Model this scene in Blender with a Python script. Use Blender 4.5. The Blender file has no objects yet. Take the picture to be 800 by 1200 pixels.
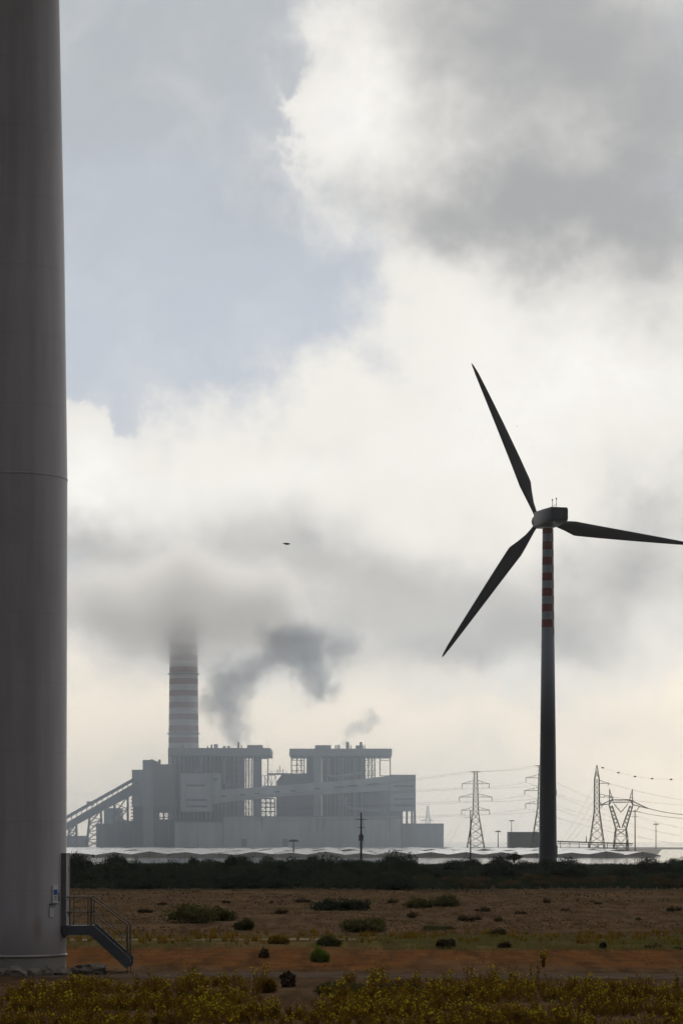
import bpy, bmesh, math, random
from mathutils import Vector, Matrix, noise as mnoise
import numpy as np
R = random.Random(7)
sc = bpy.context.scene
col = sc.collection
F = 3000.0; CX = 400.0; HY = 985.0; CH = 5.5      # focal length in photo pixels, horizon row, eye height
rad = math.radians

def W(px, py, d):
    """a point at distance d that is seen in direction (px,py) of the photograph, used only for surveying positions"""
    return Vector(((px-CX)*d/F, d, CH+(HY-py)*d/F))

# ------------------------------------------------------------------ materials
def mat(name, color, rough=0.8, var=0.15, scale=1.0, spec=0.3, metal=0.0, bump=0.0, stretch=(1,1,1), second=None, bscale=None):
    m = bpy.data.materials.new(name); m.use_nodes = True
    nt = m.node_tree; b = nt.nodes['Principled BSDF']
    b.inputs['Roughness'].default_value = rough
    b.inputs['Metallic'].default_value = metal
    b.inputs['Specular IOR Level'].default_value = spec
    tc = nt.nodes.new('ShaderNodeTexCoord'); mp = nt.nodes.new('ShaderNodeMapping')
    mp.inputs['Scale'].default_value = stretch
    nt.links.new(tc.outputs['Object'], mp.inputs['Vector'])
    n = nt.nodes.new('ShaderNodeTexNoise'); n.inputs['Scale'].default_value = scale; n.inputs['Detail'].default_value = 6
    nt.links.new(mp.outputs[0], n.inputs['Vector'])
    r = nt.nodes.new('ShaderNodeValToRGB')
    c = color; s = second or tuple(x*(1-var) for x in c)
    c2 = tuple(min(1, x*(1+var)) for x in c)
    r.color_ramp.elements[0].position = 0.3; r.color_ramp.elements[1].position = 0.7
    r.color_ramp.elements[0].color = (*s, 1); r.color_ramp.elements[1].color = (*c2, 1)
    nt.links.new(n.outputs['Fac'], r.inputs['Fac'])
    nt.links.new(r.outputs['Color'], b.inputs['Base Color'])
    if bump:
        bn = nt.nodes.new('ShaderNodeTexNoise'); bn.inputs['Scale'].default_value = bscale or scale*4; bn.inputs['Detail'].default_value = 5
        nt.links.new(mp.outputs[0], bn.inputs['Vector'])
        bp = nt.nodes.new('ShaderNodeBump'); bp.inputs['Strength'].default_value = bump
        nt.links.new(bn.outputs['Fac'], bp.inputs['Height']); nt.links.new(bp.outputs['Normal'], b.inputs['Normal'])
    return m

class NT:
    """tiny node-expression helper"""
    def __init__(s, nt): s.nt = nt
    def node(s, t, **kw):
        n = s.nt.nodes.new(t)
        for k, v in kw.items(): setattr(n, k, v)
        return n
    def put(s, sock, v):
        if hasattr(v, 'is_output'): s.nt.links.new(v, sock)
        elif v is not None: sock.default_value = v
    def m(s, op, a, b=None, c=None, clamp=False):
        n = s.node('ShaderNodeMath', operation=op, use_clamp=clamp)
        s.put(n.inputs[0], a)
        if b is not None: s.put(n.inputs[1], b)
        if c is not None: s.put(n.inputs[2], c)
        return n.outputs[0]
    def vm(s, op, a, b=None):
        n = s.node('ShaderNodeVectorMath', operation=op); s.put(n.inputs[0], a)
        if b is not None: s.put(n.inputs[1], b)
        return n.outputs['Value'] if op in ('LENGTH', 'DISTANCE', 'DOT_PRODUCT') else n.outputs[0]
    def ss(s, v, a, b, lo=0.0, hi=1.0):
        n = s.node('ShaderNodeMapRange', interpolation_type='SMOOTHSTEP')
        s.put(n.inputs[0], v); n.inputs[1].default_value = a; n.inputs[2].default_value = b
        n.inputs[3].default_value = lo; n.inputs[4].default_value = hi
        return n.outputs[0]
    def mix(s, f, a, b):
        n = s.node('ShaderNodeMix', data_type='RGBA'); s.put(n.inputs[0], f)
        s.put(n.inputs[6], (*a, 1) if isinstance(a, tuple) and len(a) == 3 else a)
        s.put(n.inputs[7], (*b, 1) if isinstance(b, tuple) and len(b) == 3 else b)
        return n.outputs[2]
    def noise(s, vec, scale, detail=5, rough=0.55, out='Fac'):
        n = s.node('ShaderNodeTexNoise'); s.put(n.inputs['Vector'], vec)
        n.inputs['Scale'].default_value = scale; n.inputs['Detail'].default_value = detail; n.inputs['Roughness'].default_value = rough
        return n.outputs[out]
    def xyz(s, x, y, z=0.0):
        n = s.node('ShaderNodeCombineXYZ'); s.put(n.inputs[0], x); s.put(n.inputs[1], y); s.put(n.inputs[2], z)
        return n.outputs[0]
    def sep(s, v):
        n = s.node('ShaderNodeSeparateXYZ'); s.put(n.inputs[0], v); return n.outputs

# ------------------------------------------------------------------ mesh helpers
class MB:
    def __init__(s): s.v = []; s.f = []
    def add(s, vs, fs):
        o = len(s.v); s.v += [tuple(v) for v in vs]; s.f += [tuple(i+o for i in f) for f in fs]; return s
    def box(s, x0, x1, y0, y1, z0, z1):
        vs = [(x, y, z) for z in (z0, z1) for y in (y0, y1) for x in (x0, x1)]
        return s.add(vs, [(0,2,3,1), (4,5,7,6), (0,1,5,4), (2,6,7,3), (0,4,6,2), (1,3,7,5)])
    def beam(s, a, b, w=0.2, h=None):
        a = Vector(a); b = Vector(b); d = (b-a)
        if d.length < 1e-6: return s
        d.normalize(); up = Vector((0,0,1)) if abs(d.z) < 0.95 else Vector((0,1,0))
        s1 = d.cross(up).normalized(); s2 = s1.cross(d).normalized(); h = h or w
        vs = [p+s1*i*w/2+s2*j*h/2 for p in (a, b) for i, j in ((-1,-1), (1,-1), (1,1), (-1,1))]
        return s.add(vs, [(0,1,2,3), (7,6,5,4), (0,4,5,1), (1,5,6,2), (2,6,7,3), (3,7,4,0)])
    def tube(s, pts, r, n=8, caps=True):
        pts = [Vector(p) for p in pts]; rr = r if isinstance(r, (list, tuple)) else [r]*len(pts)
        vs = []; fs = []
        for i, p in enumerate(pts):
            d = (pts[min(i+1, len(pts)-1)]-pts[max(i-1, 0)]).normalized()
            up = Vector((0,0,1)) if abs(d.z) < 0.95 else Vector((0,1,0))
            a = d.cross(up).normalized(); b = a.cross(d).normalized()
            for k in range(n):
                t = 2*math.pi*k/n; vs.append(p+(a*math.cos(t)+b*math.sin(t))*rr[i])
        for i in range(len(pts)-1):
            for k in range(n):
                k2 = (k+1) % n; fs.append((i*n+k, i*n+k2, (i+1)*n+k2, (i+1)*n+k))
        if caps: fs += [tuple(range(n))[::-1], tuple(range((len(pts)-1)*n, len(pts)*n))]
        return s.add(vs, fs)
    def lathe(s, prof, cx=0, cy=0, n=64):
        return s.tube([(cx, cy, z) for z, r in prof], [r for z, r in prof], n)
    def prism(s, poly_xz, y0, y1):
        n = len(poly_xz)
        vs = [(x, y0, z) for x, z in poly_xz]+[(x, y1, z) for x, z in poly_xz]
        fs = [tuple(range(n)), tuple(range(n, 2*n))[::-1]]+[(i, i+n, (i+1) % n+n, (i+1) % n) for i in range(n)]
        return s.add(vs, fs)
    def blob(s, c, r, seed=0, amp=0.25, sub=2, fs=1.5):
        bm = bmesh.new(); bmesh.ops.create_icosphere(bm, subdivisions=sub, radius=1)
        c = Vector(c); vs = []
        for v in bm.verts:
            k = 1+amp*mnoise.noise(v.co*fs+Vector((seed*3.1, seed*1.7, 0)))*2
            vs.append((c.x+v.co.x*r[0]*k, c.y+v.co.y*r[1]*k, c.z+v.co.z*r[2]*k))
        f = [tuple(v.index for v in fa.verts) for fa in bm.faces]; bm.free()
        return s.add(vs, f)
    def build(s, name, m, parent=None, smooth=False, origin=None):
        me = bpy.data.meshes.new(name)
        o3 = Vector(origin) if origin is not None else None
        vs = s.v if o3 is None else [(v[0]-o3.x, v[1]-o3.y, v[2]-o3.z) for v in s.v]
        me.from_pydata(vs, [], s.f); me.update()
        bm = bmesh.new(); bm.from_mesh(me); bmesh.ops.recalc_face_normals(bm, faces=bm.faces); bm.to_mesh(me); bm.free()
        if smooth: me.polygons.foreach_set('use_smooth', [True]*len(me.polygons))
        me.materials.append(m)
        o = bpy.data.objects.new(name, me); col.objects.link(o)
        if o3 is not None: o.location = o3
        if parent: o.parent = parent
        return o

def tag(o, label=None, cat=None, group=None, kind=None):
    if label: o['label'] = label
    if cat: o['category'] = cat
    if group: o['group'] = group
    if kind: o['kind'] = kind
    return o
def empty(name, loc=(0,0,0), label=None, cat=None, group=None):
    o = bpy.data.objects.new(name, None); col.objects.link(o); o.location = loc; o.empty_display_size = 1
    return tag(o, label, cat, group)
def smooth_by_angle(o, ang=35):
    o.data.polygons.foreach_set('use_smooth', [True]*len(o.data.polygons))
    o.data.set_sharp_from_angle(angle=rad(ang))
    return o

# ------------------------------------------------------------------ camera
cam = bpy.data.cameras.new('camera'); co = bpy.data.objects.new('camera', cam); col.objects.link(co)
cam.sensor_fit = 'VERTICAL'; cam.sensor_height = 36; cam.lens = 36*F/1200
cam.shift_y = (HY-600)/1200
co.location = (0, 0, CH); co.rotation_euler = (rad(90), 0, 0)
cam.clip_start = 1; cam.clip_end = 30000
sc.camera = co

# ------------------------------------------------------------------ world: overcast sky, broken cloud
SUN_AZ, SUN_EL = 9.0, 36.0
world = bpy.data.worlds.new('World'); sc.world = world; world.use_nodes = True
nt = world.node_tree; nt.nodes.clear(); q = NT(nt)
out = q.node('ShaderNodeOutputWorld'); bg = q.node('ShaderNodeBackground'); nt.links.new(bg.outputs[0], out.inputs[0])
tc = q.node('ShaderNodeTexCoord'); dirv = tc.outputs['Generated']
x, y, z = q.sep(dirv)[:3]
az = q.m('MULTIPLY', q.m('ARCTAN2', x, y), 180/math.pi)
hor = q.m('SQRT', q.m('ADD', q.m('MULTIPLY', x, x), q.m('MULTIPLY', y, y)))
el = q.m('MULTIPLY', q.m('ARCTAN2', z, hor), 180/math.pi)
def A(px): return math.degrees(math.atan((px-CX)/F))
def E(py): return math.degrees(math.atan((HY-py)/F))
K = 180/math.pi/F                                       # degrees per photo pixel
v0 = q.xyz(az, el, 0)
def warp(v, scale, amp, detail=4):
    c = q.noise(v, scale, detail, 0.6, 'Color')
    d = q.vm('MULTIPLY', q.vm('SUBTRACT', c, (0.5, 0.5, 0.5)), (amp*2, amp*2, 0))
    return q.vm('ADD', v, d)
v1 = warp(warp(v0, 0.45, 1.0, 3), 1.7, 0.3, 5)
v2 = warp(v0, 0.33, 1.7, 4)
def ell(v, px, py, rx, ry):                              # normalised distance from an ellipse centre
    return q.vm('LENGTH', q.vm('MULTIPLY', q.vm('SUBTRACT', v, (A(px), E(py), 0)), (1/(rx*K), 1/(ry*K), 0)))
def field_min(v, lst):
    r = None
    for b in lst:
        e = ell(v, *b); r = e if r is None else q.m('MINIMUM', r, e)
    return r
def field_sum(v, lst):
    r = None
    for b in lst:
        e = q.m('MULTIPLY', q.ss(ell(v, *b[:4]), 1.0, 0.0), b[4]); r = e if r is None else q.m('ADD', r, e)
    return r
fine = q.noise(v0, 1.1, 9, 0.62)
mid = q.noise(q.vm('MULTIPLY', v0, (0.6, 1.0, 1.0)), 0.5, 6, 0.55)
cloudd = field_min(v1, [(60,565,105,100), (290,640,235,180), (470,560,200,165), (655,420,240,255), (590,120,250,215), (640,660,360,150)])
cloudd = q.m('ADD', cloudd, q.m('MULTIPLY', q.m('SUBTRACT', fine, 0.5), 0.55))
cloudd = q.m('ADD', cloudd, q.m('MULTIPLY', q.m('SUBTRACT', q.noise(v0, 0.3, 3, .5), 0.5), 0.35))
crisp = field_sum(v0, [(100,520,120,110,1.0), (350,130,90,120,.8)])
cmask = q.mix(crisp, q.ss(cloudd, 1.25, 0.70), q.ss(cloudd, 1.04, 0.92))
# darker bellies
grey = field_sum(v2, [(780,130,450,320,1.7), (570,20,220,150,1.0), (530,240,250,90,.9), (200,705,360,140,1.8), (60,700,180,130,.6), (440,725,360,105,1.3),
                      (730,680,240,120,1.05), (600,760,320,60,.6), (770,600,140,100,.6), (660,250,230,120,.6)])
grey = q.m('MULTIPLY', grey, q.ss(mid, 0.2, 0.62, 0.72, 1.08))
grey = q.m('ADD', grey, q.m('MULTIPLY', q.m('SUBTRACT', q.noise(v1, 0.55, 8, 0.58), 0.5), 0.9))
grey = q.m('ADD', grey, q.m('MULTIPLY', q.m('SUBTRACT', q.noise(v2, 0.22, 4, 0.5), 0.46), 0.7))
grey = q.ss(q.m('ADD', grey, q.m('MULTIPLY', q.m('SUBTRACT', fine, .5), .45)), -.25, 2.0)
bank = q.m('MULTIPLY', field_sum(warp(v0, 0.3, .8, 3), [(190,705,380,150,1.0), (430,725,330,100,.6)]), 1.5, clamp=True)
sm = q.m('ADD', 0.66, q.m('MULTIPLY', q.m('SUBTRACT', mid, .5), .35))
grey = q.m('ADD', q.m('MULTIPLY', grey, q.m('SUBTRACT', 1.0, bank)), q.m('MULTIPLY', sm, bank))
ccol = q.mix(grey, (0.88, 0.86, 0.81), (0.35, 0.362, 0.375))
hot = field_sum(v2, [(100,550,100,100,1.3), (620,430,190,120,.8), (410,140,95,120,1.0), (720,450,130,80,.6), (560,520,200,90,.6), (330,560,160,70,.5), (180,590,120,70,.6)])
ccol = q.mix(q.m('MULTIPLY', hot, q.ss(fine, 0.3, 0.62, .35, .8), clamp=True), ccol, (0.97, 0.955, 0.92))
# clear-air part: pale blue above, warm whitish toward the horizon
sky = q.node('ShaderNodeTexSky', sky_type='NISHITA', sun_disc=False)
sky.sun_elevation = rad(SUN_EL); sky.sun_rotation = rad(SUN_AZ); sky.dust_density = 2.0
clear = q.mix(q.ss(el, 2.0, 6.5), (1.36, 1.17, 0.90), (0.51, 0.56, 0.635))
clear = q.mix(q.ss(q.m('ADD', q.m('MULTIPLY', q.m('SUBTRACT', mid, .5), 5.0), el), 10.5, 17.5), clear, (0.43, 0.465, 0.505))
clear = q.mix(q.m('MULTIPLY', q.ss(q.noise(v1, 0.35, 6, .6), 0.42, 0.75), 0.30), clear, (0.74, 0.75, 0.755))
# streaks of thin grey low over the horizon on the right
lowg = field_sum(v2, [(720,850,220,50,.5), (560,810,240,40,.45), (120,800,120,25,.3)])
clear = q.mix(q.m('MULTIPLY', lowg, 0.6), clear, (0.62, 0.62, 0.60))
front = q.mix(cmask, clear, ccol)
# the rest of the overcast
SV = Vector((math.sin(rad(SUN_AZ))*math.cos(rad(SUN_EL)), math.cos(rad(SUN_AZ))*math.cos(rad(SUN_EL)), math.sin(rad(SUN_EL))))
dp = q.vm('DOT_PRODUCT', dirv, tuple(SV))
gen = q.mix(q.ss(q.noise(dirv, 3.0, 6, .55), 0.35, 0.65), (0.42, 0.44, 0.46), (0.88, 0.87, 0.84))
genf = q.mix(q.ss(dp, -0.25, 0.95), (0.13, 0.135, 0.145), (1.05, 1.03, 1.0))
gn = q.node('ShaderNodeMix', data_type='RGBA', blend_type='MULTIPLY'); gn.inputs[0].default_value = 1
nt.links.new(gen, gn.inputs[6]); nt.links.new(genf, gn.inputs[7]); gen = gn.outputs[2]
inside = q.m('MULTIPLY', q.ss(q.m('ABSOLUTE', az), 17, 9.5), q.ss(el, 27, 19.5))
allc = q.mix(inside, gen, front)
allc = q.vm('MULTIPLY', allc, (10, 10, 10))
allc = q.mix(0.03, allc, sky.outputs[0])
nt.links.new(allc, bg.inputs[0]); bg.inputs[1].default_value = 0.1
world.cycles.sampling_method = 'MANUAL'; world.cycles.sample_map_resolution = 1024

sun = bpy.data.lights.new('sun', 'SUN'); so = bpy.data.objects.new('sun', sun); col.objects.link(so)
sun.energy = 0.9; sun.angle = rad(12); sun.color = (1, 0.95, 0.87)
so.rotation_euler = SV.to_track_quat('Z', 'Y').to_euler(); so.location = SV*200

# ------------------------------------------------------------------ ground, paths, water
def px_to_Y(py): return CH*F/(py-HY)
gm = bpy.data.materials.new('field_soil'); gm.use_nodes = True; g = NT(gm.node_tree); gb = gm.node_tree.nodes['Principled BSDF']
gb.inputs['Roughness'].default_value = 0.95; gb.inputs['Specular IOR Level'].default_value = 0.0
geo = g.node('ShaderNodeNewGeometry'); P = geo.outputs['Position']; gx, gy, gz = g.sep(P)[:3]
nbig = g.noise(g.vm('MULTIPLY', P, (1, .35, 1)), 0.06, 5, .6); nmid = g.noise(P, 0.6, 6, .6); nfin = g.noise(P, 4.0, 6, .65)
yy = g.m('ADD', gy, g.m('MULTIPLY', g.m('SUBTRACT', nbig, 0.5), 26)); yy = g.m('ADD', yy, g.m('MULTIPLY', g.m('SUBTRACT', nmid, 0.5), 5))
dry = g.mix(g.ss(nmid, .3, .7), (0.088, 0.053, 0.030), (0.138, 0.089, 0.054))
dry = g.mix(g.m('MULTIPLY', g.ss(g.noise(g.vm('MULTIPLY', P, (1, .25, 1)), .13, 6, .65), .5, .68), .55), dry, (0.085, 0.066, 0.028))
red = g.mix(g.ss(nmid, .3, .7), (0.125, 0.050, 0.017), (0.175, 0.080, 0.030))
greyb = g.mix(g.ss(nmid, .3, .7), (0.085, 0.049, 0.027), (0.13, 0.080, 0.048))
green = g.mix(g.ss(nmid, .3, .7), (0.09, 0.068, 0.022), (0.13, 0.098, 0.040))
c = g.mix(g.ss(yy, 108, 113), greyb, red)
c = g.mix(g.ss(yy, 127, 133), c, green)
c = g.mix(g.ss(yy, 143, 152), c, dry)
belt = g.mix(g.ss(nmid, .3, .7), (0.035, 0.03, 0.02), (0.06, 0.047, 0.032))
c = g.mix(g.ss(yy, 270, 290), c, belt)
c = g.mix(g.m('MULTIPLY', g.ss(nfin, .42, .7), .45), c, (0.06, 0.045, 0.03))
ns1 = g.noise(g.vm('MULTIPLY', P, (.9, .11, 1)), 1.0, 9, .68); ns2 = g.noise(g.vm('MULTIPLY', P, (.12, .05, 1)), 1.0, 6, .6)
c = g.mix(g.ss(ns1, .40, .66, 0, .62), c, (0.035, 0.024, 0.014))
c = g.mix(g.ss(ns2, .50, .72, 0, .5), c, (0.16, 0.10, 0.055))
gm.node_tree.links.new(c, gb.inputs['Base Color'])
bp = g.node('ShaderNodeBump'); bp.inputs['Strength'].default_value = 0.8; bp.inputs['Distance'].default_value = 0.15
gm.node_tree.links.new(g.m('ADD', nfin, g.m('MULTIPLY', nmid, 2)), bp.inputs['Height']); gm.node_tree.links.new(bp.outputs[0], gb.inputs['Normal'])

def track_c(X): return 104.0+0.010*X*X*0.15-0.05*X       # centre line (Y) of the grey track at X
def track2_c(X): return 142.0+0.05*(X+5)
def ground_h(X, Y):
    if Y > 300: k = 1.0
    else: k = 1.0
    h = mnoise.fractal(Vector((X*.35, Y*.35, 0)), 1.0, 2.0, 4)*0.07+mnoise.noise(Vector((X*.04, Y*.04, 5)))*0.12
    for c_, w_ in ((track_c(X), 2.5), (track2_c(X), 2.0)):
        d = abs(Y-c_); h *= min(1, max(0, (d-w_)/3.0))
    d = math.hypot(X+13.6, Y-107.0); h *= min(1, max(0, (d-4.0)/4.0))
    if Y > 560: h *= max(0, 1-(Y-560)/15)
    return h
xs = [-2600, -900, -400, -200, -120]+[(-80+i*0.8) for i in range(201)]+[120, 200, 400, 900, 2600]
ys = [-400, -100, 0, 40, 60]+[70+i*0.8 for i in range(113)]+[162+i*2.0 for i in range(70)]+[303+i*6 for i in range(46)]+[578, 588]
vs = [(X, Y, ground_h(X, Y)) for Y in ys for X in xs]
nx = len(xs); fs = [(j*nx+i, j*nx+i+1, (j+1)*nx+i+1, (j+1)*nx+i) for j in range(len(ys)-1) for i in range(nx-1)]
gmb = MB(); gmb.add(vs, fs); go = gmb.build('ground', gm, smooth=True); tag(go, 'dry reddish brown field of bare soil and stubble', kind='structure')

mt_track = mat('track_dust', (0.085, 0.062, 0.047), .95, .3, .8, .0, bump=.5, bscale=8)
mt_pale = mat('pale_track', (0.22, 0.165, 0.125), .95, .2, 1.0, .0, bump=.4, bscale=6)
def strip(name, cf, w, x0, x1, zz, m, label, step=1.0):
    mb = MB(); vs = []; n = int((x1-x0)/step)+1
    for i in range(n):
        X = x0+i*step; wob = 1.1*mnoise.noise(Vector((X*.22, 0, w)))+.4*mnoise.noise(Vector((X*1.1, 4, w))); wob2 = 1.1*mnoise.noise(Vector((X*.2, 9, w)))+.4*mnoise.noise(Vector((X*.9, 7, w)))
        vs += [(X, cf(X)-w/2+wob, zz), (X, cf(X)+w/2+wob2, zz)]
    mb.add(vs, [(2*i, 2*i+2, 2*i+3, 2*i+1) for i in range(n-1)])
    return tag(mb.build(name, m), label, kind='structure')
strip('path', track_c, 3.6, -60, 60, .012, mt_track, 'grey trodden dirt track in front of the tower')
strip('path', track2_c, 2.6, -60, 1.5, .012, mt_pale, 'pale sandy track crossing the field behind the stairs')

# lagoon and sea: one sheet out to the horizon
wm = bpy.data.materials.new('calm_water'); wm.use_nodes = True; w = NT(wm.node_tree); wb = wm.node_tree.nodes['Principled BSDF']
wb.inputs['Base Color'].default_value = (0.10, 0.12, 0.13, 1); wb.inputs['Roughness'].default_value = 0.08; wb.inputs['IOR'].default_value = 1.33
wg = w.node('ShaderNodeNewGeometry'); wn = w.noise(w.vm('MULTIPLY', wg.outputs['Position'], (1, .5, 1)), 0.5, 4, .6)
wbp = w.node('ShaderNodeBump'); wbp.inputs['Strength'].default_value = .08; wbp.inputs['Distance'].default_value = .1
wm.node_tree.links.new(wn, wbp.inputs['Height']); wm.node_tree.links.new(wbp.outputs[0], wb.inputs['Normal'])
mb = MB(); mb.add([(-4000, 587, -.12), (4000, 587, -.12), (4000, 9000, -.12), (-4000, 9000, -.12)], [(0, 1, 2, 3)])
tag(mb.build('water', wm), 'calm pale lagoon and sea reflecting the bright sky', kind='structure')
mb = MB(); mb.add([(-4000, 586.5, -.6), (4000, 586.5, -.6), (4000, 587.5, -.6), (-4000, 587.5, -.6)], [(0, 1, 2, 3)])
# the plant's land
lm = mat('yard_ground', (0.30, 0.28, 0.25), .9, .2, .02, .1)
poly = [(-1500, 852), (104, 852), (205, 1640), (900, 1660), (900, 1900), (290, 1960), (260, 2150), (-1500, 2150)]
mb = MB(); n = len(poly)
mb.add([(a, b, 0.02) for a, b in poly]+[(a, b, -.5) for a, b in poly], [tuple(range(n))]+[(i, (i+1) % n, (i+1) % n+n, i+n) for i in range(n)])
tag(mb.build('ground', lm), 'flat land under the greenhouses and the power station', kind='structure')

# ------------------------------------------------------------------ haze, mist, low cloud
def vol_mat(name, dens, color, aniso=0.0):
    m = bpy.data.materials.new(name); m.use_nodes = True; nt = m.node_tree; nt.nodes.clear()
    o = nt.nodes.new('ShaderNodeOutputMaterial'); p = nt.nodes.new('ShaderNodeVolumePrincipled')
    nt.links.new(p.outputs[0], o.inputs['Volume'])
    p.inputs['Color'].default_value = (*color, 1); p.inputs['Density'].default_value = dens; p.inputs['Anisotropy'].default_value = aniso
    return m, p
hm, _ = vol_mat('haze_air', 3.6e-5, (1.0, 0.98, 0.95), 0.7)
mb = MB(); mb.box(-4100, 4100, -500, 9100, -1.6, 330)
tag(mb.build('haze', hm), 'thin pale haze over land and sea', kind='stuff')

def density_volume(name, label, box, blobs, dens, color, nscale, namp, step, soft=(1.0, 0.55), aniso=0.5, cat=None):
    """a puff of vapour: ellipsoids (x,y,z,rx,ry,rz) broken up by noise"""
    m, p = vol_mat(name+'_vapour', 0, color, aniso); h = NT(m.node_tree)
    ge = h.node('ShaderNodeNewGeometry'); pos = ge.outputs['Position']
    wc = h.noise(pos, nscale*.6, 3, .6, 'Color')
    wp = h.vm('ADD', pos, h.vm('MULTIPLY', h.vm('SUBTRACT', wc, (.5, .5, .5)), (namp*2, namp*2, namp*2)))
    r = None
    for b in blobs:
        e = h.vm('LENGTH', h.vm('MULTIPLY', h.vm('SUBTRACT', wp, tuple(b[:3])), (1/b[3], 1/b[4], 1/b[5])))
        r = e if r is None else h.m('SMOOTH_MIN', r, e, 0.35)
    n = h.noise(pos, nscale, 6, .68)
    r = h.m('ADD', r, h.m('MULTIPLY', h.m('SUBTRACT', n, .5), 1.9))
    d = h.ss(r, soft[0], soft[1]); d = h.m('MULTIPLY', h.m('MULTIPLY', d, d), dens)
    m.node_tree.links.new(d, p.inputs['Density'])
    m.cycles.volume_step_rate = step
    mb = MB(); mb.box(*box)
    o = mb.build(name, m); return tag(o, label, cat, kind='stuff')

D = 1920.0; S = F/D
# mist lying over the industrial shore, thinning out with height
mm, mp_ = vol_mat('shore_mist_air', 0, (0.76, 0.87, 1.0), 0.6); h = NT(mm.node_tree)
ge = h.node('ShaderNodeNewGeometry'); mx, my, mz = h.sep(ge.outputs['Position'])[:3]
d = h.m('MULTIPLY', h.ss(mz, 190, 20), 1.7e-3)
d = h.m('MULTIPLY', d, h.m('MULTIPLY', h.ss(mx, 420, 60), h.ss(mx, -1150, -700)))
d = h.m('MULTIPLY', d, h.m('MULTIPLY', h.ss(my, 1560, 1680), h.ss(my, 2250, 2100)))
mm.node_tree.links.new(d, mp_.inputs['Density']); mm.cycles.volume_step_rate = .6
mb = MB(); mb.box(-1150, 420, 1560, 2250, .3, 190); tag(mb.build('mist', mm), 'bluish mist lying round the power station', kind='stuff')

c0 = W(215, 733, 1950)
density_volume('low_cloud', 'grey low cloud swallowing the chimney top', (c0.x-150, c0.x+170, 1870, 2030, 108, 262),
    [(c0.x, 1948, c0.z+15, 95, 58, 54), (c0.x+60, 1948, c0.z+16, 70, 50, 42), (c0.x-55, 1948, c0.z+16, 70, 50, 40)], 0.052, (1, 1, 1), 0.014, 9, .25, soft=(1.12, 0.45), aniso=.75)

def smoke(name, label, D0, lst, dens, color, nscale, namp, step, cat='smoke'):
    s = D0/F; bl = []
    for (px, py, rx, ry) in lst:
        p = W(px, py, D0); bl.append((p.x, p.y, p.z, rx*s, max(rx, ry)*s*.8, ry*s))
    mg = 9
    box = (min(b[0]-b[3] for b in bl)-mg, max(b[0]+b[3] for b in bl)+mg, min(b[1]-b[4] for b in bl)-mg, max(b[1]+b[4] for b in bl)+mg,
           min(b[2]-b[5] for b in bl)-1, max(b[2]+b[5] for b in bl)+mg)
    return density_volume(name, label, box, bl, dens, color, nscale, namp, step, soft=(1.05, .25), cat=cat)
def chain(pts, n):
    out = []
    for i in range(n):
        t = i/(n-1)*(len(pts)-1); k = min(int(t), len(pts)-2); f = t-k
        out.append(tuple(pts[k][c]*(1-f)+pts[k+1][c]*f for c in range(4)))
    return out
smoke('smoke', 'thick grey smoke drifting up and right from the left boiler house roof', 1935,
    chain([(274,872,14,11), (267,848,26,22), (262,822,36,32), (272,800,42,32), (300,784,32,22), (332,766,32,20), (368,776,42,36)], 16)+[(284,868,10,13), (281,850,18,20), (374,800,36,36), (350,748,64,28), (400,758,36,28)],
      .10, (0.82, .85, .88), .07, 12, .1, )
smoke('smoke', 'small wisp of smoke above the right boiler house', 1935,
    [(405,869,7,10), (409,857,13,13), (420,852,22,14), (434,843,18,19)],
    .07, (0.80, .82, .85), .09, 4, .12)

# ------------------------------------------------------------------ power station
m_clad = mat('pale_cladding', (0.50, 0.52, 0.53), .6, .22, .09, .3, stretch=(1, 1, .2))
m_clad2 = mat('grey_cladding', (0.33, 0.35, 0.37), .6, .22, .09, .3, stretch=(1, 1, .2))
m_dark = mat('boiler_casing', (0.13, 0.14, 0.155), .7, .35, .15, .3, stretch=(1, 1, .08))
m_brown = mat('brown_cladding', (0.24, 0.20, 0.185), .7, .15, .06, .3, stretch=(1, 1, .15))
m_steel = mat('structural_steel', (0.16, 0.17, 0.18), .6, .15, .2, .3)
m_gap = mat('louvre_dark', (0.10, 0.11, 0.12), .7, .1, .2, .2)  # dark grey of the louvres, window strips and doors
m_roof = mat('roof_deck', (0.34, 0.36, 0.37), .6, .08, .05, .3)
m_conc = mat('weathered_concrete', (0.34, 0.32, 0.29), .9, .15, .6, .15, bump=.3)

def bx(px0, px1, py0, py1, y0, y1, mb=None):
    """a block whose front face, at distance y0, spans these survey columns and rows"""
    a = W(px0, py1, y0); b = W(px1, py0, y0)
    mb = mb or MB(); return mb.box(a.x, b.x, y0, y1, max(a.z, .03), b.z)
def ref(px, y0): return Vector(((px-CX)*y0/F, y0, 0))
def thing_root(name, px, y0, label, cat, group=None): return empty(name, ref(px, y0), label, cat, group)
def part(mb, name, m, root):
    o = mb.build(name, m); o.parent = root; o.matrix_parent_inverse = Matrix.Translation(-root.location); return o
def subpart(mb, name, m, p, root):
    o = mb.build(name, m); o.parent = p; o.matrix_parent_inverse = Matrix.Identity(4); return o

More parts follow.
